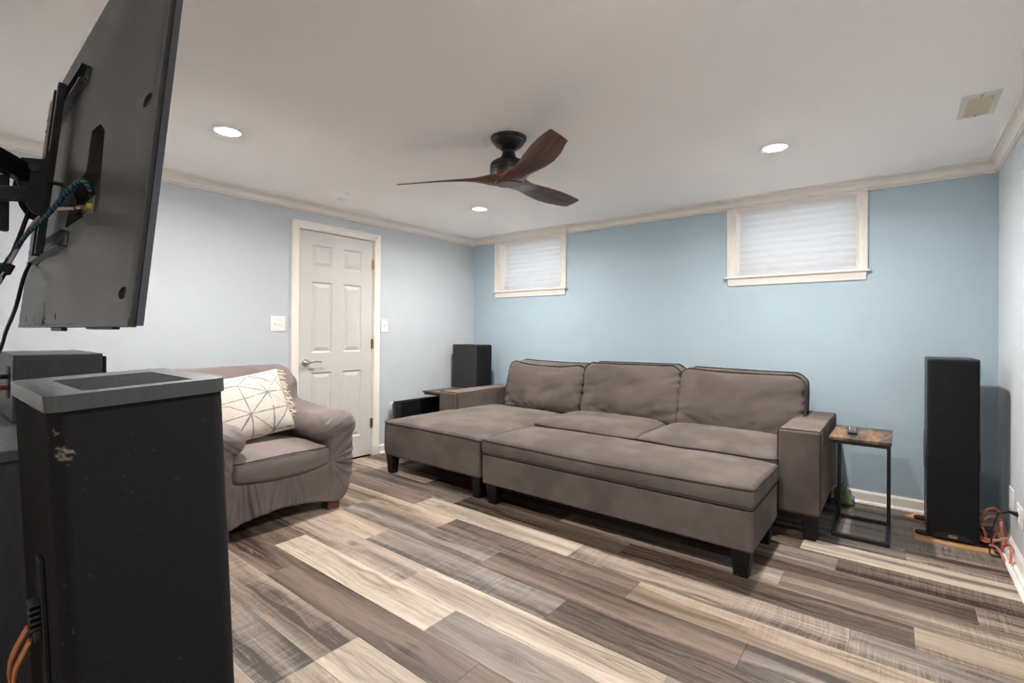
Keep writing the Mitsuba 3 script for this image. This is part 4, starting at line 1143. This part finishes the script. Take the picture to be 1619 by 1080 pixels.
# wires, plug and outlets by the right speaker
def flat_wire(key, pts, n=70, r=0.0042):
    p = spline(pts, n)
    nb_ = np.cross(np.gradient(p, axis=0), [0.3, 1.0, 0.2]); nb_ /= np.linalg.norm(nb_, axis=1, keepdims=True)
    a = tube(p + nb_ * 0.0030, r * 0.78, False, 8); b = tube(p - nb_ * 0.0030, r * 0.78, False, 8)
    return cat(a, b)
k = 'speaker_wire'
runs = [[(4.309, -0.30, 0.15), (4.316, -0.40, 0.165), (4.337, -0.40, 0.194), (4.37, -0.40, 0.212), (4.39, -0.40, 0.196), (4.396, -0.40, 0.16), (4.387, -0.40, 0.106), (4.37, -0.40, 0.051), (4.36, -0.42, 0.013)],
        [(4.309, -0.34, 0.10), (4.318, -0.42, 0.132), (4.335, -0.42, 0.157), (4.362, -0.42, 0.170), (4.385, -0.42, 0.173), (4.391, -0.46, 0.150), (4.393, -0.47, 0.108), (4.398, -0.475, 0.055), (4.392, -0.49, 0.016)],
        [(4.310, -0.46, 0.06), (4.318, -0.50, 0.046), (4.344, -0.52, 0.058), (4.388, -0.52, 0.081), (4.410, -0.52, 0.092), (4.395, -0.52, 0.084), (4.350, -0.515, 0.066), (4.316, -0.49, 0.058)],
        [(4.309, -0.42, 0.13), (4.314, -0.45, 0.112), (4.327, -0.45, 0.080), (4.329, -0.45, 0.043), (4.321, -0.45, 0.026)],
        [(4.330, -0.585, 0.055), (4.352, -0.60, 0.060), (4.370, -0.64, 0.040), (4.378, -0.68, 0.016), (4.384, -0.715, 0.010), (4.394, -0.71, 0.024), (4.404, -0.66, 0.060), (4.409, -0.63, 0.084), (4.402, -0.60, 0.082), (4.388, -0.575, 0.060), (4.372, -0.55, 0.016)]]
for i, r_ in enumerate(runs):
    add(num(k + '__strand', i), flat_wire(k, r_), 'mat_copper_wire', True)
lab(k, 'tangled copper red speaker wire on the floor right of the tower speaker', 'wire')
k = 'power_cord'
add(k + '__cord', tube(spline([(4.402, -0.640, 0.268), (4.385, -0.60, 0.246), (4.367, -0.58, 0.232), (4.357, -0.58, 0.204), (4.346, -0.58, 0.151), (4.339, -0.58, 0.079), (4.332, -0.582, 0.034), (4.335, -0.60, 0.014), (4.352, -0.605, 0.009), (4.375, -0.585, 0.009), (4.360, -0.535, 0.012)], 70), 0.0035, False, 8), 'mat_cable_black', True)
pts = np.linspace([4.427, -0.708, 0.275], [4.398, -0.632, 0.266], 14)
add(k + '__plug', tube(pts, np.array([0.014, 0.0145, 0.0135, 0.0115, 0.0115, 0.0095, 0.0105, 0.0085, 0.0092, 0.0075, 0.0082, 0.0062, 0.0064, 0.005]), False, 12), 'mat_cable_black', 35)
lab(k, 'black power cord plugged into the right wall outlet', 'power cord')
def plate(k, P, cy, cz, hw, hh, kind):
    """P(t along wall, p off the wall, z) -> xyz"""
    m = softbox(hw, 0.003, hh, 0.0028, (1, 1, 1), 2)
    v = m.vertices.copy()
    m.vertices = P(v[:, 0] + cy, v[:, 1] + 0.003, v[:, 2] + cz); m.fix_normals()
    add(k + '__plate', m, 'mat_plate', 30)
    def piece(nm, x, z, a, b, t, mat, tilt=0.0):
        q = softbox(a, t / 2, b, min(0.0015, t / 2.1), (1, 1, 1), 2)
        if tilt: q.apply_transform(T3.rotation_matrix(tilt, [1, 0, 0]))
        w = q.vertices.copy(); q.vertices = P(w[:, 0] + cy + x, w[:, 1] + 0.006 + t / 2 - 0.0005, w[:, 2] + cz + z); q.fix_normals()
        j = 0
        while num(k + '__' + nm, j) in scene: j += 1
        add(num(k + '__' + nm, j), q, mat, 30)
    if kind == 'double':
        for s_ in (-0.023, 0.023):
            piece('toggle', s_, 0.004 if s_ < 0 else -0.004, 0.0045, 0.009, 0.011, 'mat_white_plastic', -0.5 if s_ < 0 else 0.5)
            piece('screw', s_, 0.030, 0.0022, 0.0022, 0.0016, 'mat_plate'); piece('screw', s_, -0.030, 0.0022, 0.0022, 0.0016, 'mat_plate')
    elif kind == 'single':
        piece('toggle', 0, 0.004, 0.0045, 0.009, 0.011, 'mat_white_plastic', -0.5)
        piece('screw', 0, 0.030, 0.0022, 0.0022, 0.0016, 'mat_plate'); piece('screw', 0, -0.030, 0.0022, 0.0022, 0.0016, 'mat_plate')
    elif kind == 'outlet':
        for s_ in (-0.020, 0.020):
            piece('receptacle', 0, s_, 0.0165, 0.0145, 0.003, 'mat_white_plastic')
        piece('screw', 0, 0, 0.0022, 0.0022, 0.0016, 'mat_screw')
    else:
        piece('insert', 0, 0, 0.0165, 0.0335, 0.003, 'mat_plate'); piece('screw', 0, 0.048, 0.0025, 0.0025, 0.002, 'mat_screw'); piece('screw', 0, -0.048, 0.0025, 0.0025, 0.002, 'mat_screw')
PL_ = lambda s, p, z: np.stack([p, s, z], -1)
PR_ = lambda s, p, z: np.stack([W - p, s, z], -1)
plate('light_switch', PL_, -2.327, 1.239, 0.060, 0.062, 'double'); lab('light_switch', 'double light switch plate left of the door', 'light switch')
plate('light_switch_001', PL_, -1.284, 1.239, 0.039, 0.064, 'single'); lab('light_switch_001', 'single light switch plate right of the door', 'light switch')
plate('wall_outlet', PR_, -0.484, 0.297, 0.068, 0.060, 'blank'); lab('wall_outlet', 'cream wall plate behind the plugged outlet, in the tower speaker shadow', 'wall plate')
plate('wall_outlet_001', PR_, -0.712, 0.275, 0.076, 0.050, 'outlet'); lab('wall_outlet_001', 'cream outlet on the right wall with the black plug in it', 'wall outlet')
plate('wall_outlet_002', PL_, -1.171, 0.420, 0.039, 0.063, 'outlet'); lab('wall_outlet_002', 'white wall outlet behind the black screen on the floor', 'wall outlet')

# white conduit lying along the right baseboard
k = 'cord_cover'
for i, (ya, yb_) in enumerate(((-0.56, -0.665), (-0.667, -0.80), (-0.802, -1.9))):
    add(num(k + '__section', i), tube([(4.388, ya, 0.0115), (4.388, (ya + yb_) / 2, 0.0115), (4.388, yb_, 0.0115)], 0.0113, False, 14), 'mat_conduit', 35)
lab(k, 'white plastic tube lying on the floor along the right baseboard', 'cord cover')

# small green bag on the floor
k = 'green_bag'
m = surface_net(*(lambda g: (g, np.array([-0.09, -0.08, -0.02]), 0.006))((lambda X, Y, Z: np.sqrt(((X + 0.15 * (Z - 0.05)) / (1.02 - 3.6 * np.clip(Z - 0.015, 0, 0.2))) ** 2 * 1.0 + (Y / (1.0 - 3.4 * np.clip(Z - 0.015, 0, 0.2))) ** 2 * 1.25 + (np.clip(0.02 - Z, 0, 1) * 2.2) ** 2) - 0.062 + 10 * np.clip(Z - 0.108, 0, 1) + 10 * np.clip(0.0005 - Z, 0, 1))(*np.meshgrid(np.arange(-0.09, 0.1, 0.006), np.arange(-0.08, 0.08, 0.006), np.arange(-0.02, 0.14, 0.006), indexing='ij'))))
wrinkle(m, 0.006, 500, (30, 30, 12))
m.apply_translation([3.648, -0.115, 0.0])
m.vertices[:, 2] = np.maximum(m.vertices[:, 2], 0.001)
add(k + '__sack', m, 'mat_bag', True)
add(k + '__loop', tube(spline([(3.645, -0.115, 0.105), (3.640, -0.115, 0.125), (3.652, -0.115, 0.148), (3.664, -0.115, 0.140), (3.660, -0.115, 0.118), (3.650, -0.115, 0.105)], 30), 0.0035, False, 7), 'mat_green', True)
add(k + '__tag', rb(3.690, 3.712, -0.150, -0.147, 0.045, 0.075, 0.001), 'mat_button_blue', False)
lab(k, 'small green drawstring bag on the floor behind the side table', 'bag')

# black flat screen on the floor by the left wall
k = 'flat_screen'
add(k + '__housing', cat(rb(0.036, 0.096, -1.215, -0.54, 0.02, 0.478, 0.010), rb(0.046, 0.090, -1.16, -0.60, 0.0, 0.03, 0.004)), 'mat_grey_metal', 30)
fr = mbox(0.096, 0.130, -1.240, -0.520, 0.012, 0.504) - mbox(0.122, 0.2, -1.175, -0.585, 0.06, 0.485)
add(k + '__bezel', fr, 'mat_vinyl', False)
add(k + '__glass', bx(0.1222, 0.1256, -1.174, -0.586, 0.061, 0.484), 'mat_black_gloss', False)
lab(k, 'black flat screen with glossy front standing on the floor by the left wall', 'screen')

# ------------------------------------------------------------------ television on its wall arm
TPSI, TTILT = 0.020, 0.091
TEX = np.array([-math.cos(TPSI), math.sin(TPSI), 0.0])          # along the screen, away from the camera
tb0 = np.array([-math.sin(TPSI), -math.cos(TPSI), 0.0])
TUP = np.array([0, 0, 1.0]) * math.cos(TTILT) - tb0 * math.sin(TTILT)
TBK = tb0 * math.cos(TTILT) + np.array([0, 0, 1.0]) * math.sin(TTILT)
TOR = np.array([2.954, -3.991, 1.189])
TMAT = np.eye(4); TMAT[:3, 0] = TEX; TMAT[:3, 1] = TUP; TMAT[:3, 2] = TBK; TMAT[:3, 3] = TOR
TWD, THT = 1.45, 0.826
def tv(m):
    m = tm(m).copy(); m.apply_transform(TMAT)
    if m.volume < 0: m.invert()
    return m
k = 'television'
lab(k, 'large black flat television seen from behind at the upper left', 'television')
def shell_b(s, u):
    e = np.minimum(np.minimum(s, TWD - s), np.minimum(u, THT - u))
    b = 0.0150 + 0.003 * ss(e, 0.0, 0.03)
    wide = ss(s, 0.10, 0.42) * ss(TWD - s, 0.06, 0.30)
    arc = 0.150 - 0.040 * np.clip((0.45 - s) / 0.45, 0, 1.2) ** 2
    upper = ss(u, arc - 0.035, arc + 0.030) * ss(THT - u, 0.05, 0.22)
    lower = ss(s, 0.22, 0.62) * ss(TWD - s, 0.02, 0.10) * ss(u, -0.01, 0.012) * (1 - ss(u, arc - 0.02, arc + 0.05))
    return b + 0.019 * wide * upper + 0.005 * lower
sg = np.linspace(0.004, TWD - 0.004, 110); ug = np.linspace(0.004, THT - 0.004, 70)
A_g, B_g = np.meshgrid(sg, ug, indexing='ij')
top_v = np.stack([A_g, B_g, shell_b(A_g, B_g)], -1).reshape(-1, 3)
bot_v = np.stack([A_g, B_g, 0 * A_g + 0.006], -1).reshape(-1, 3)
na, nb_ = A_g.shape
ii = np.arange(na * nb_).reshape(na, nb_)
q = np.stack([ii[:-1, :-1], ii[1:, :-1], ii[1:, 1:], ii[:-1, 1:]], -1).reshape(-1, 4)
ring = np.concatenate([ii[:-1, 0], ii[-1, :-1], ii[::-1, -1][:-1], ii[0, ::-1][:-1]]); r2 = np.roll(ring, -1)
sh = tm((np.vstack([top_v, bot_v]), np.vstack([q, q[:, ::-1] + na * nb_, np.stack([ring, ring + na * nb_, r2 + na * nb_, r2], 1)])))
shm = m3.Manifold(m3.Mesh(np.asarray(sh.vertices, np.float32), np.asarray(sh.faces, np.uint32)))
def cut(poly, b0=0.010, b1=0.08):
    cs = m3.CrossSection([np.asarray(poly, float)]) if hasattr(m3, 'CrossSection') else None
    return m3.Manifold.extrude(cs, b1 - b0).translate([0, 0, b0])
slot = [(0.275, 0.232), (0.300, 0.405), (0.335, 0.428), (0.402, 0.428), (0.402, 0.3355), (0.425, 0.3355), (0.555, 0.300), (0.580, 0.236), (0.55, 0.2315)][::-1]
pa = Polygon(slot)
if not pa.exterior.is_ccw: slot = slot[::-1]
shm = shm - cut(slot, 0.0125)
for (s0, u0) in ((0.035, 0.055), (0.030, 0.400)):                     # screw wells by the near edge
    shm = shm - m3.Manifold.cylinder(0.02, 0.017, 0.019, 24).scale([1.5, 0.62, 1]).translate([s0 + 0.022, u0, 0.0120])
add(k + '__back_shell', tv(shm), 'mat_tv_back', 25)
add(k + '__frame', tv(mbox(0, TWD, 0, THT, -0.004, 0.0060) - mbox(0.006, TWD - 0.006, 0.006, THT - 0.006, -0.02, 0.004)), 'mat_tv_edge', False)
add(k + '__screen', tv(bx(0.0065, TWD - 0.0065, 0.0065, THT - 0.0065, -0.001, 0.0035)), 'mat_black_gloss', False)
add(k + '__bottom_strip', tv(mbox(0.005, TWD - 0.005, -0.003, 0.010, 0.004, 0.0165)), 'mat_tv_back', False)
add(k + '__sensor_housing', tv(rb(0.62, 0.78, -0.012, -0.003, 0.002, 0.014, 0.003)), 'mat_black_metal', 30)
add(k + '__foot_bracket', tv(rb(0.12, 0.34, -0.007, -0.003, 0.002, 0.014, 0.0015)), 'mat_black_metal', 30)
fl = [(0.845, 0.004), (1.02, 0.004), (1.02, 0.060), (0.845, 0.064)]
add(k + '__foot_cover', tv(np.array([0]) if False else trimesh.creation.extrude_polygon(Polygon([(0.85, 0.006), (1.0, 0.006), (1.0, 0.066), (0.85, 0.066)]), 0.0015, engine='earcut').apply_translation([0, 0, float(shell_b(np.array(0.92), np.array(0.04))) - 0.0008])), 'mat_vinyl', False)
for i, s_ in enumerate((0.66, 0.82, 1.03, 1.20)):
    add(num(k + '__vent_slit', i), tv(bx(s_ - 0.003, s_ + 0.003, 0.016, 0.034, float(shell_b(np.array(s_), np.array(0.025))) - 0.004, float(shell_b(np.array(s_), np.array(0.025))) + 0.0006)), 'mat_dark', False)
# ports on the floor of the recess
pn = 0
def port(nm, s0, u0, w, hh, mat, t=0.003):
    j = 0
    while num(k + '__' + nm, j) in scene: j += 1
    add(num(k + '__' + nm, j), tv(rb(s0 - w, s0 + w, u0 - hh, u0 + hh, 0.0125, 0.0125 + t, 0.001)), mat, 30)
port('port_strip', 0.335, 0.325, 0.028, 0.085, 'mat_dark', 0.0025)
port('connector_panel', 0.475, 0.268, 0.055, 0.026, 'mat_grey_metal', 0.0022)
for u0 in (0.262, 0.288):
    port('hdmi_port', 0.335, u0, 0.012, 0.008, 'mat_nickel', 0.0045)
for i, s_ in enumerate((0.445, 0.475, 0.505)):
    port('connector', s_, 0.272, 0.0055, 0.0055, ['mat_yellow', 'mat_terminal_gold', 'mat_terminal_gold'][i], 0.010)

k = 'tv_wall_mount'
lab(k, 'black articulated wall mount with arms holding the television', 'tv mount')
BP = 0.0365                                                            # back of the shell where the mount sits
for i, u0 in enumerate((0.600, 0.200)):
    ch = cat(rb(0.515, 1.02, u0 - 0.019, u0 + 0.019, BP, BP + 0.0035, 0.001), rb(0.515, 1.02, u0 - 0.019, u0 - 0.0155, BP, BP + 0.019, 0.001), rb(0.515, 1.02, u0 + 0.0155, u0 + 0.019, BP, BP + 0.019, 0.001))
    kb = add(num(k + '__cross_bar', i), tv(ch), 'mat_rail_metal', 30)
    for j in range(4):
        s_ = 0.545 + 0.022 * j
        add(num(kb + '__slot', j), tv(rb(s_ - 0.006, s_ + 0.006, u0 - 0.006, u0 + 0.006, BP + 0.0032, BP + 0.0046, 0.001)), 'mat_dark', 30)
for i, s_ in enumerate((0.700, 0.765)):
    add(num(k + '__vertical_rail', i), tv(cat(rb(s_ - 0.0025, s_ + 0.0025, 0.178, 0.625, BP + 0.019, BP + 0.034, 0.001), rb(s_ - 0.0025, s_ + 0.018, 0.178, 0.625, BP + 0.019, BP + 0.0215, 0.001), rb(s_ - 0.0025, s_ + 0.018, 0.178, 0.625, BP + 0.0315, BP + 0.034, 0.001))), 'mat_black_metal', 30)
br = trimesh.creation.extrude_polygon(Polygon([(0.024, -0.020), (0.024, 0.180), (0.031, 0.150), (0.038, 0.125), (0.078, 0.115), (0.080, 0.055), (0.062, 0.010), (0.045, -0.015)]), 0.004, engine='earcut')
for i, s_ in enumerate((0.692, 0.778)):
    b_ = br.copy()
    Mx = np.eye(4); Mx[:3, :3] = [[0, 0, 1], [0, 1, 0], [1, 0, 0]]; Mx[:3, 3] = [s_, 0.290, BP + 0.004]
    b_.apply_transform(Mx)
    kb = add(num(k + '__tilt_bracket', i), tv(b_), 'mat_black_metal', False)
    kn = trimesh.creation.cylinder(0.011, 0.012, sections=18); kn.apply_transform(T3.rotation_matrix(math.pi / 2, [0, 1, 0])); kn.apply_translation([s_ + (-0.006 if i == 0 else 0.008), 0.388, BP + 0.058])
    add(kb + '__knob', tv(kn), 'mat_rail_metal', 30)
def link(key, a, b, w, hh, mat, ribs=True):
    a, b = np.array(a, float), np.array(b, float)
    L_ = np.linalg.norm(b - a); d = (b - a) / L_; sd = np.cross(d, [0, 0, 1.0]); sd /= np.linalg.norm(sd); u_ = np.cross(sd, d)
    parts = [rb(0, L_, -w / 2, w / 2, -hh / 2, hh / 2, 0.004)]
    if ribs:
        for zz in (-0.27, 0.0, 0.27):
            for sgn in (1, -1):
                parts.append(rb(0.02, L_ - 0.01, sgn * w / 2 - 0.0012, sgn * w / 2 + 0.0012, (zz - 0.055) * hh, (zz + 0.055) * hh, 0.001))
    m = cat(*parts)
    Mx = np.eye(4); Mx[:3, 0] = d; Mx[:3, 1] = sd; Mx[:3, 2] = u_; Mx[:3, 3] = a
    m.apply_transform(Mx)
    if m.volume < 0: m.invert()
    add(key, m, mat, 30)
hubp = np.array([2.214, -4.030, 1.558])
link(k + '__arm', (2.222, -4.030, 1.566), (2.530, -4.278, 1.600), 0.028, 0.048, 'mat_black_metal')
link(k + '__arm_001', (2.222, -4.038, 1.524), (2.505, -4.232, 1.438), 0.024, 0.036, 'mat_grey_metal')
add(k + '__pivot', trimesh.creation.cylinder(0.011, 0.105, sections=24, transform=T3.translation_matrix(hubp + [-0.004, 0.004, -0.012])), 'mat_black_metal', 30)
add(k + '__pivot_001', trimesh.creation.cylinder(0.018, 0.24, sections=24, transform=T3.translation_matrix([2.525, -4.262, 1.520])), 'mat_black_metal', 30)
link(k + '__arm_002', (2.515, -4.285, 1.545), (2.250, -4.515, 1.545), 0.030, 0.050, 'mat_black_metal')
add(k + '__wall_plate', rb(2.05, 2.45, -4.549, -4.515, 1.32, 1.76, 0.004), 'mat_black_metal', 30)
add(k + '__cable_channel', rb(2.243, 2.267, -4.100, -4.078, 1.418, 1.552, 0.003), 'mat_black_metal', 30)

def cable(key, pts, r, mat, label, n=90, uvs=False, plug=None):
    p = spline(pts, n)
    sides = 8
    m = tube(p, r, False, sides)
    uv = None
    if uvs:
        d = np.concatenate([[0], np.cumsum(np.linalg.norm(np.diff(p, axis=0), axis=1))])
        uv = np.vstack([np.stack([np.repeat(d, sides), np.tile(np.arange(sides) / sides, n)], 1), [[0, 0], [d[-1], 0]]])
    if plug:
        add(key + '__cord', m, mat, True, uv=uv)
        pm, pr, L_ = plug
        d0 = (p[3] - p[0]) / np.linalg.norm(p[3] - p[0])
        tt_ = np.linspace(0, 1, 9)
        pts_ = p[0] + d0 * (tt_[:, None] * L_ - 0.004)
        add(key + '__plug', tube(pts_, np.interp(tt_, [0, 0.3, 0.34, 0.8, 1], [pr * 0.8, pr * 0.8, pr, pr, pr * 0.6]), False, 12), pm, 30)
    else:
        add(key, m, mat, True, uv=uv)
    lab(key, label, 'cable')
cable('cable', [(2.448, -3.984, 1.455), (2.425, -3.990, 1.500), (2.300, -4.004, 1.545), (2.200, -4.012, 1.545), (2.170, -4.024, 1.513), (2.177, -4.036, 1.478), (2.165, -4.045, 1.437), (2.170, -4.057, 1.394), (2.241, -4.079, 1.329), (2.252, -4.099, 1.28), (2.20, -4.20, 1.13), (2.10, -4.38, 0.90), (2.085, -4.46, 0.55), (2.08, -4.48, 0.012)], 0.0048, 'mat_cable_black', 'plain black cable looping from the back of the television', plug=('mat_rail_metal', 0.006, 0.035))
cable('cable_001', [(2.588, -3.986, 1.477), (2.560, -3.995, 1.505), (2.505, -4.006, 1.497), (2.461, -4.016, 1.476), (2.417, -4.027, 1.452), (2.353, -4.037, 1.434), (2.293, -4.050, 1.413), (2.236, -4.062, 1.382), (2.229, -4.082, 1.337), (2.234, -4.100, 1.292), (2.17, -4.22, 1.13), (2.13, -4.39, 0.90), (2.115, -4.46, 0.55), (2.11, -4.48, 0.012)], 0.0052, 'mat_cable_blue', 'blue and black braided cable from the back of the television', uvs=True, plug=('mat_cable_black', 0.0055, 0.024))
cable('cable_002', [(2.480, -3.983, 1.462), (2.400, -3.990, 1.470), (2.290, -4.000, 1.483), (2.219, -4.010, 1.480), (2.195, -4.024, 1.461), (2.198, -4.042, 1.422), (2.239, -4.062, 1.376), (2.247, -4.082, 1.324), (2.260, -4.102, 1.275), (2.22, -4.21, 1.13), (2.16, -4.39, 0.90), (2.145, -4.46, 0.55), (2.14, -4.48, 0.012)], 0.0042, 'mat_cable_white', 'thin white cable from the back of the television', plug=('mat_terminal_gold', 0.006, 0.035))
cable('cable_003', [(1.930, -4.000, 1.378), (1.975, -4.010, 1.362), (2.004, -4.022, 1.329), (2.037, -4.035, 1.273), (1.959, -4.039, 1.219), (1.772, -4.036, 1.163), (1.628, -4.045, 1.080), (1.56, -4.12, 0.95), (1.55, -4.20, 0.862)], 0.0046, 'mat_cable_black', 'black power lead hanging from the lower edge of the television')
add('cable_tie', tube(np.array([[2.232, -4.078, 1.338], [2.234, -4.082, 1.328], [2.236, -4.086, 1.318]]) + [0.005, 0.0, 0.0], 0.017, False, 14, flat=(0.022, 0.011)), 'mat_cable_black', 30)
lab('cable_tie', 'black strap gathering the cables behind the television', 'cable tie')

# ------------------------------------------------------------------ television stand, centre speaker, near tower speaker
k = 'tv_stand'
sx0, sx1, sy0, sy1 = 0.55, 2.030, -4.40, -3.60
add(k + '__top', rb(sx0, sx1, sy0, sy1, 0.815, 0.848, 0.004), 'mat_cap', 30)
add(k + '__carcass', cat(bx(sx0 + 0.01, sx0 + 0.03, sy0 + 0.01, sy1 - 0.02, 0.06, 0.815), bx(sx1 - 0.03, sx1 - 0.01, sy0 + 0.01, sy1 - 0.02, 0.06, 0.815), bx(sx0 + 0.03, sx1 - 0.03, sy0 + 0.01, sy0 + 0.02, 0.06, 0.815), bx(sx0 + 0.03, sx1 - 0.03, sy0 + 0.02, sy1 - 0.02, 0.06, 0.08)), 'mat_vinyl', False)
for i in range(2):
    xa = sx0 + 0.03 + i * (sx1 - sx0 - 0.06) / 2
    kd = add(num(k + '__door', i), rb(xa + 0.002, xa + (sx1 - sx0 - 0.06) / 2 - 0.002, sy1 - 0.038, sy1 - 0.02, 0.082, 0.812, 0.002), 'mat_vinyl', 30)
    add(kd + '__knob', rb(xa + (0.66 if i == 0 else 0.03), xa + (0.675 if i == 0 else 0.045), sy1 - 0.02, sy1 - 0.004, 0.45, 0.52, 0.003), 'mat_rail_metal', 30)
for i, (x, y) in enumerate(((sx0 + 0.05, sy0 + 0.05), (sx1 - 0.05, sy0 + 0.05), (sx0 + 0.05, sy1 - 0.06), (sx1 - 0.05, sy1 - 0.06))):
    add(num(k + '__leg', i), rb(x - 0.025, x + 0.025, y - 0.025, y + 0.025, 0, 0.06, 0.002), 'mat_leg', 30)
lab(k, 'black television stand under the television at the left edge', 'tv stand')

k = 'centre_speaker'
ax0, ax1, ay0, ay1, az0, az1 = 1.030, 1.482, -3.988, -3.738, 0.849, 1.089
add(k + '__cabinet', rb(ax0, ax1, ay0, ay1, az0, az1, 0.004), 'mat_vinyl', 30)
add(k + '__grille', rb(ax0 + 0.008, ax1 - 0.008, ay1, ay1 + 0.014, az0 + 0.008, az1 - 0.012, 0.005), 'mat_cloth', 30)
add(k + '__terminal_plate', rb(1.345, 1.415, ay0 - 0.003, ay0, 0.93, 1.045, 0.001), 'mat_dark', 30)
for i, (z, mt) in enumerate(((0.968, 'mat_terminal_red'), (1.008, 'mat_cable_black'))):
    c_ = trimesh.creation.cylinder(0.008, 0.020, sections=16); c_.apply_transform(T3.rotation_matrix(math.pi / 2, [1, 0, 0])); c_.apply_translation([1.393, ay0 - 0.013, z])
    add(num(k + '__binding_post', i), c_, mt, 30)
lab(k, 'black wood grain box speaker on the television stand under the television', 'speaker')

k = 'tower_speaker_002'
VT = math.radians(2.9)
nx0, nx1, ny0, ny1, NZ = 2.444, 2.848, -4.093, -3.814, 1.070
# tilted back: rotate about x through the top back edge
VM = T3.translation_matrix([0, ny0, NZ]) @ T3.rotation_matrix(VT, [1, 0, 0]) @ T3.translation_matrix([0, -ny0, -NZ])
vt = lambda m: m.copy().apply_transform(VM)
def vbox(x0, x1, y0, y1, z0, z1, r):
    P_ = sbox(x0 + r, y0 + r, x1 - r, y1 - r).buffer(r, quad_segs=8)
    return trimesh.creation.extrude_polygon(P_, z1 - z0, engine='earcut').apply_translation([0, 0, z0])
add(k + '__cabinet', vt(vbox(nx0 + 0.004, nx1 - 0.004, ny0 + 0.004, ny1 - 0.004, 0.075, NZ - 0.028, 0.026)), 'mat_worn_cloth', 35)
capm = m3.Manifold.extrude(m3.CrossSection([np.array(sbox(nx0 + 0.024, ny0 + 0.024, nx1 - 0.024, ny1 - 0.024).buffer(0.024, quad_segs=8).exterior.coords)[:-1][::-1 if not sbox(0, 0, 1, 1).buffer(0.1).exterior.is_ccw else 1]]), 0.028).translate([0, 0, NZ - 0.028])
capm = capm - mbox(nx0 + 0.095, nx1 - 0.040, ny0 + 0.055, ny1 - 0.050, NZ - 0.003, NZ + 0.1)
add(k + '__top_cap', vt(tm(capm)), 'mat_cap', 30)
add(k + '__top_grille', vt(bx(nx0 + 0.096, nx1 - 0.041, ny0 + 0.056, ny1 - 0.051, NZ - 0.003, NZ - 0.001)), 'mat_cloth', False)
add(k + '__base_cap', vt(vbox(nx0, nx1, ny0, ny1, 0.050, 0.075, 0.024)), 'mat_cap', 30)
tb_ = [rb(2.685, 2.725, ny0 - 0.004, ny0 + 0.004, 0.520, 0.760, 0.002)]
add(k + '__terminal_panel', vt(tb_[0]), 'mat_dark', 30)
tb2 = [rb(2.690, 2.722, ny0 - 0.020, ny0 - 0.004, 0.634 + 0.011 * j, 0.640 + 0.011 * j, 0.0015) for j in range(5)]
add(k + '__terminal_block', vt(cat(*tb2, rb(2.692, 2.720, ny0 - 0.016, ny0 - 0.004, 0.612, 0.632, 0.002))), 'mat_rail_metal', 30)
by0, by1 = -4.045, -3.755
add(k + '__floor_base', cat(rb(nx0 + 0.02, nx1 - 0.02, by0, by1, 0.0, 0.020, 0.003), rb(nx0 + 0.05, nx1 - 0.05, -3.795, -3.765, 0.018, 0.066, 0.003), rb(nx0 + 0.05, nx1 - 0.05, -4.035, -4.010, 0.018, 0.053, 0.003)), 'mat_leg', 30)
lab(k, 'large black cloth covered tower speaker with grey top cap in the left foreground', 'speaker')
k = 'speaker_wire_001'
add(k + '__strand', flat_wire(k, [(2.708, -4.092, 0.640), (2.690, -4.103, 0.605), (2.655, -4.108, 0.560), (2.628, -4.105, 0.520), (2.612, -4.098, 0.470), (2.600, -4.10, 0.30), (2.590, -4.11, 0.10), (2.50, -4.16, 0.008), (2.30, -4.25, 0.008)], 80, 0.005), 'mat_orange_wire', True)
add(k + '__strand_001', flat_wire(k, [(2.718, -4.090, 0.620), (2.702, -4.100, 0.585), (2.670, -4.104, 0.545), (2.655, -4.102, 0.500), (2.640, -4.10, 0.30), (2.630, -4.11, 0.10), (2.56, -4.18, 0.008), (2.36, -4.28, 0.008)], 80, 0.005), 'mat_orange_wire', True)
lab(k, 'orange speaker wire hanging from the back of the near tower speaker', 'wire')
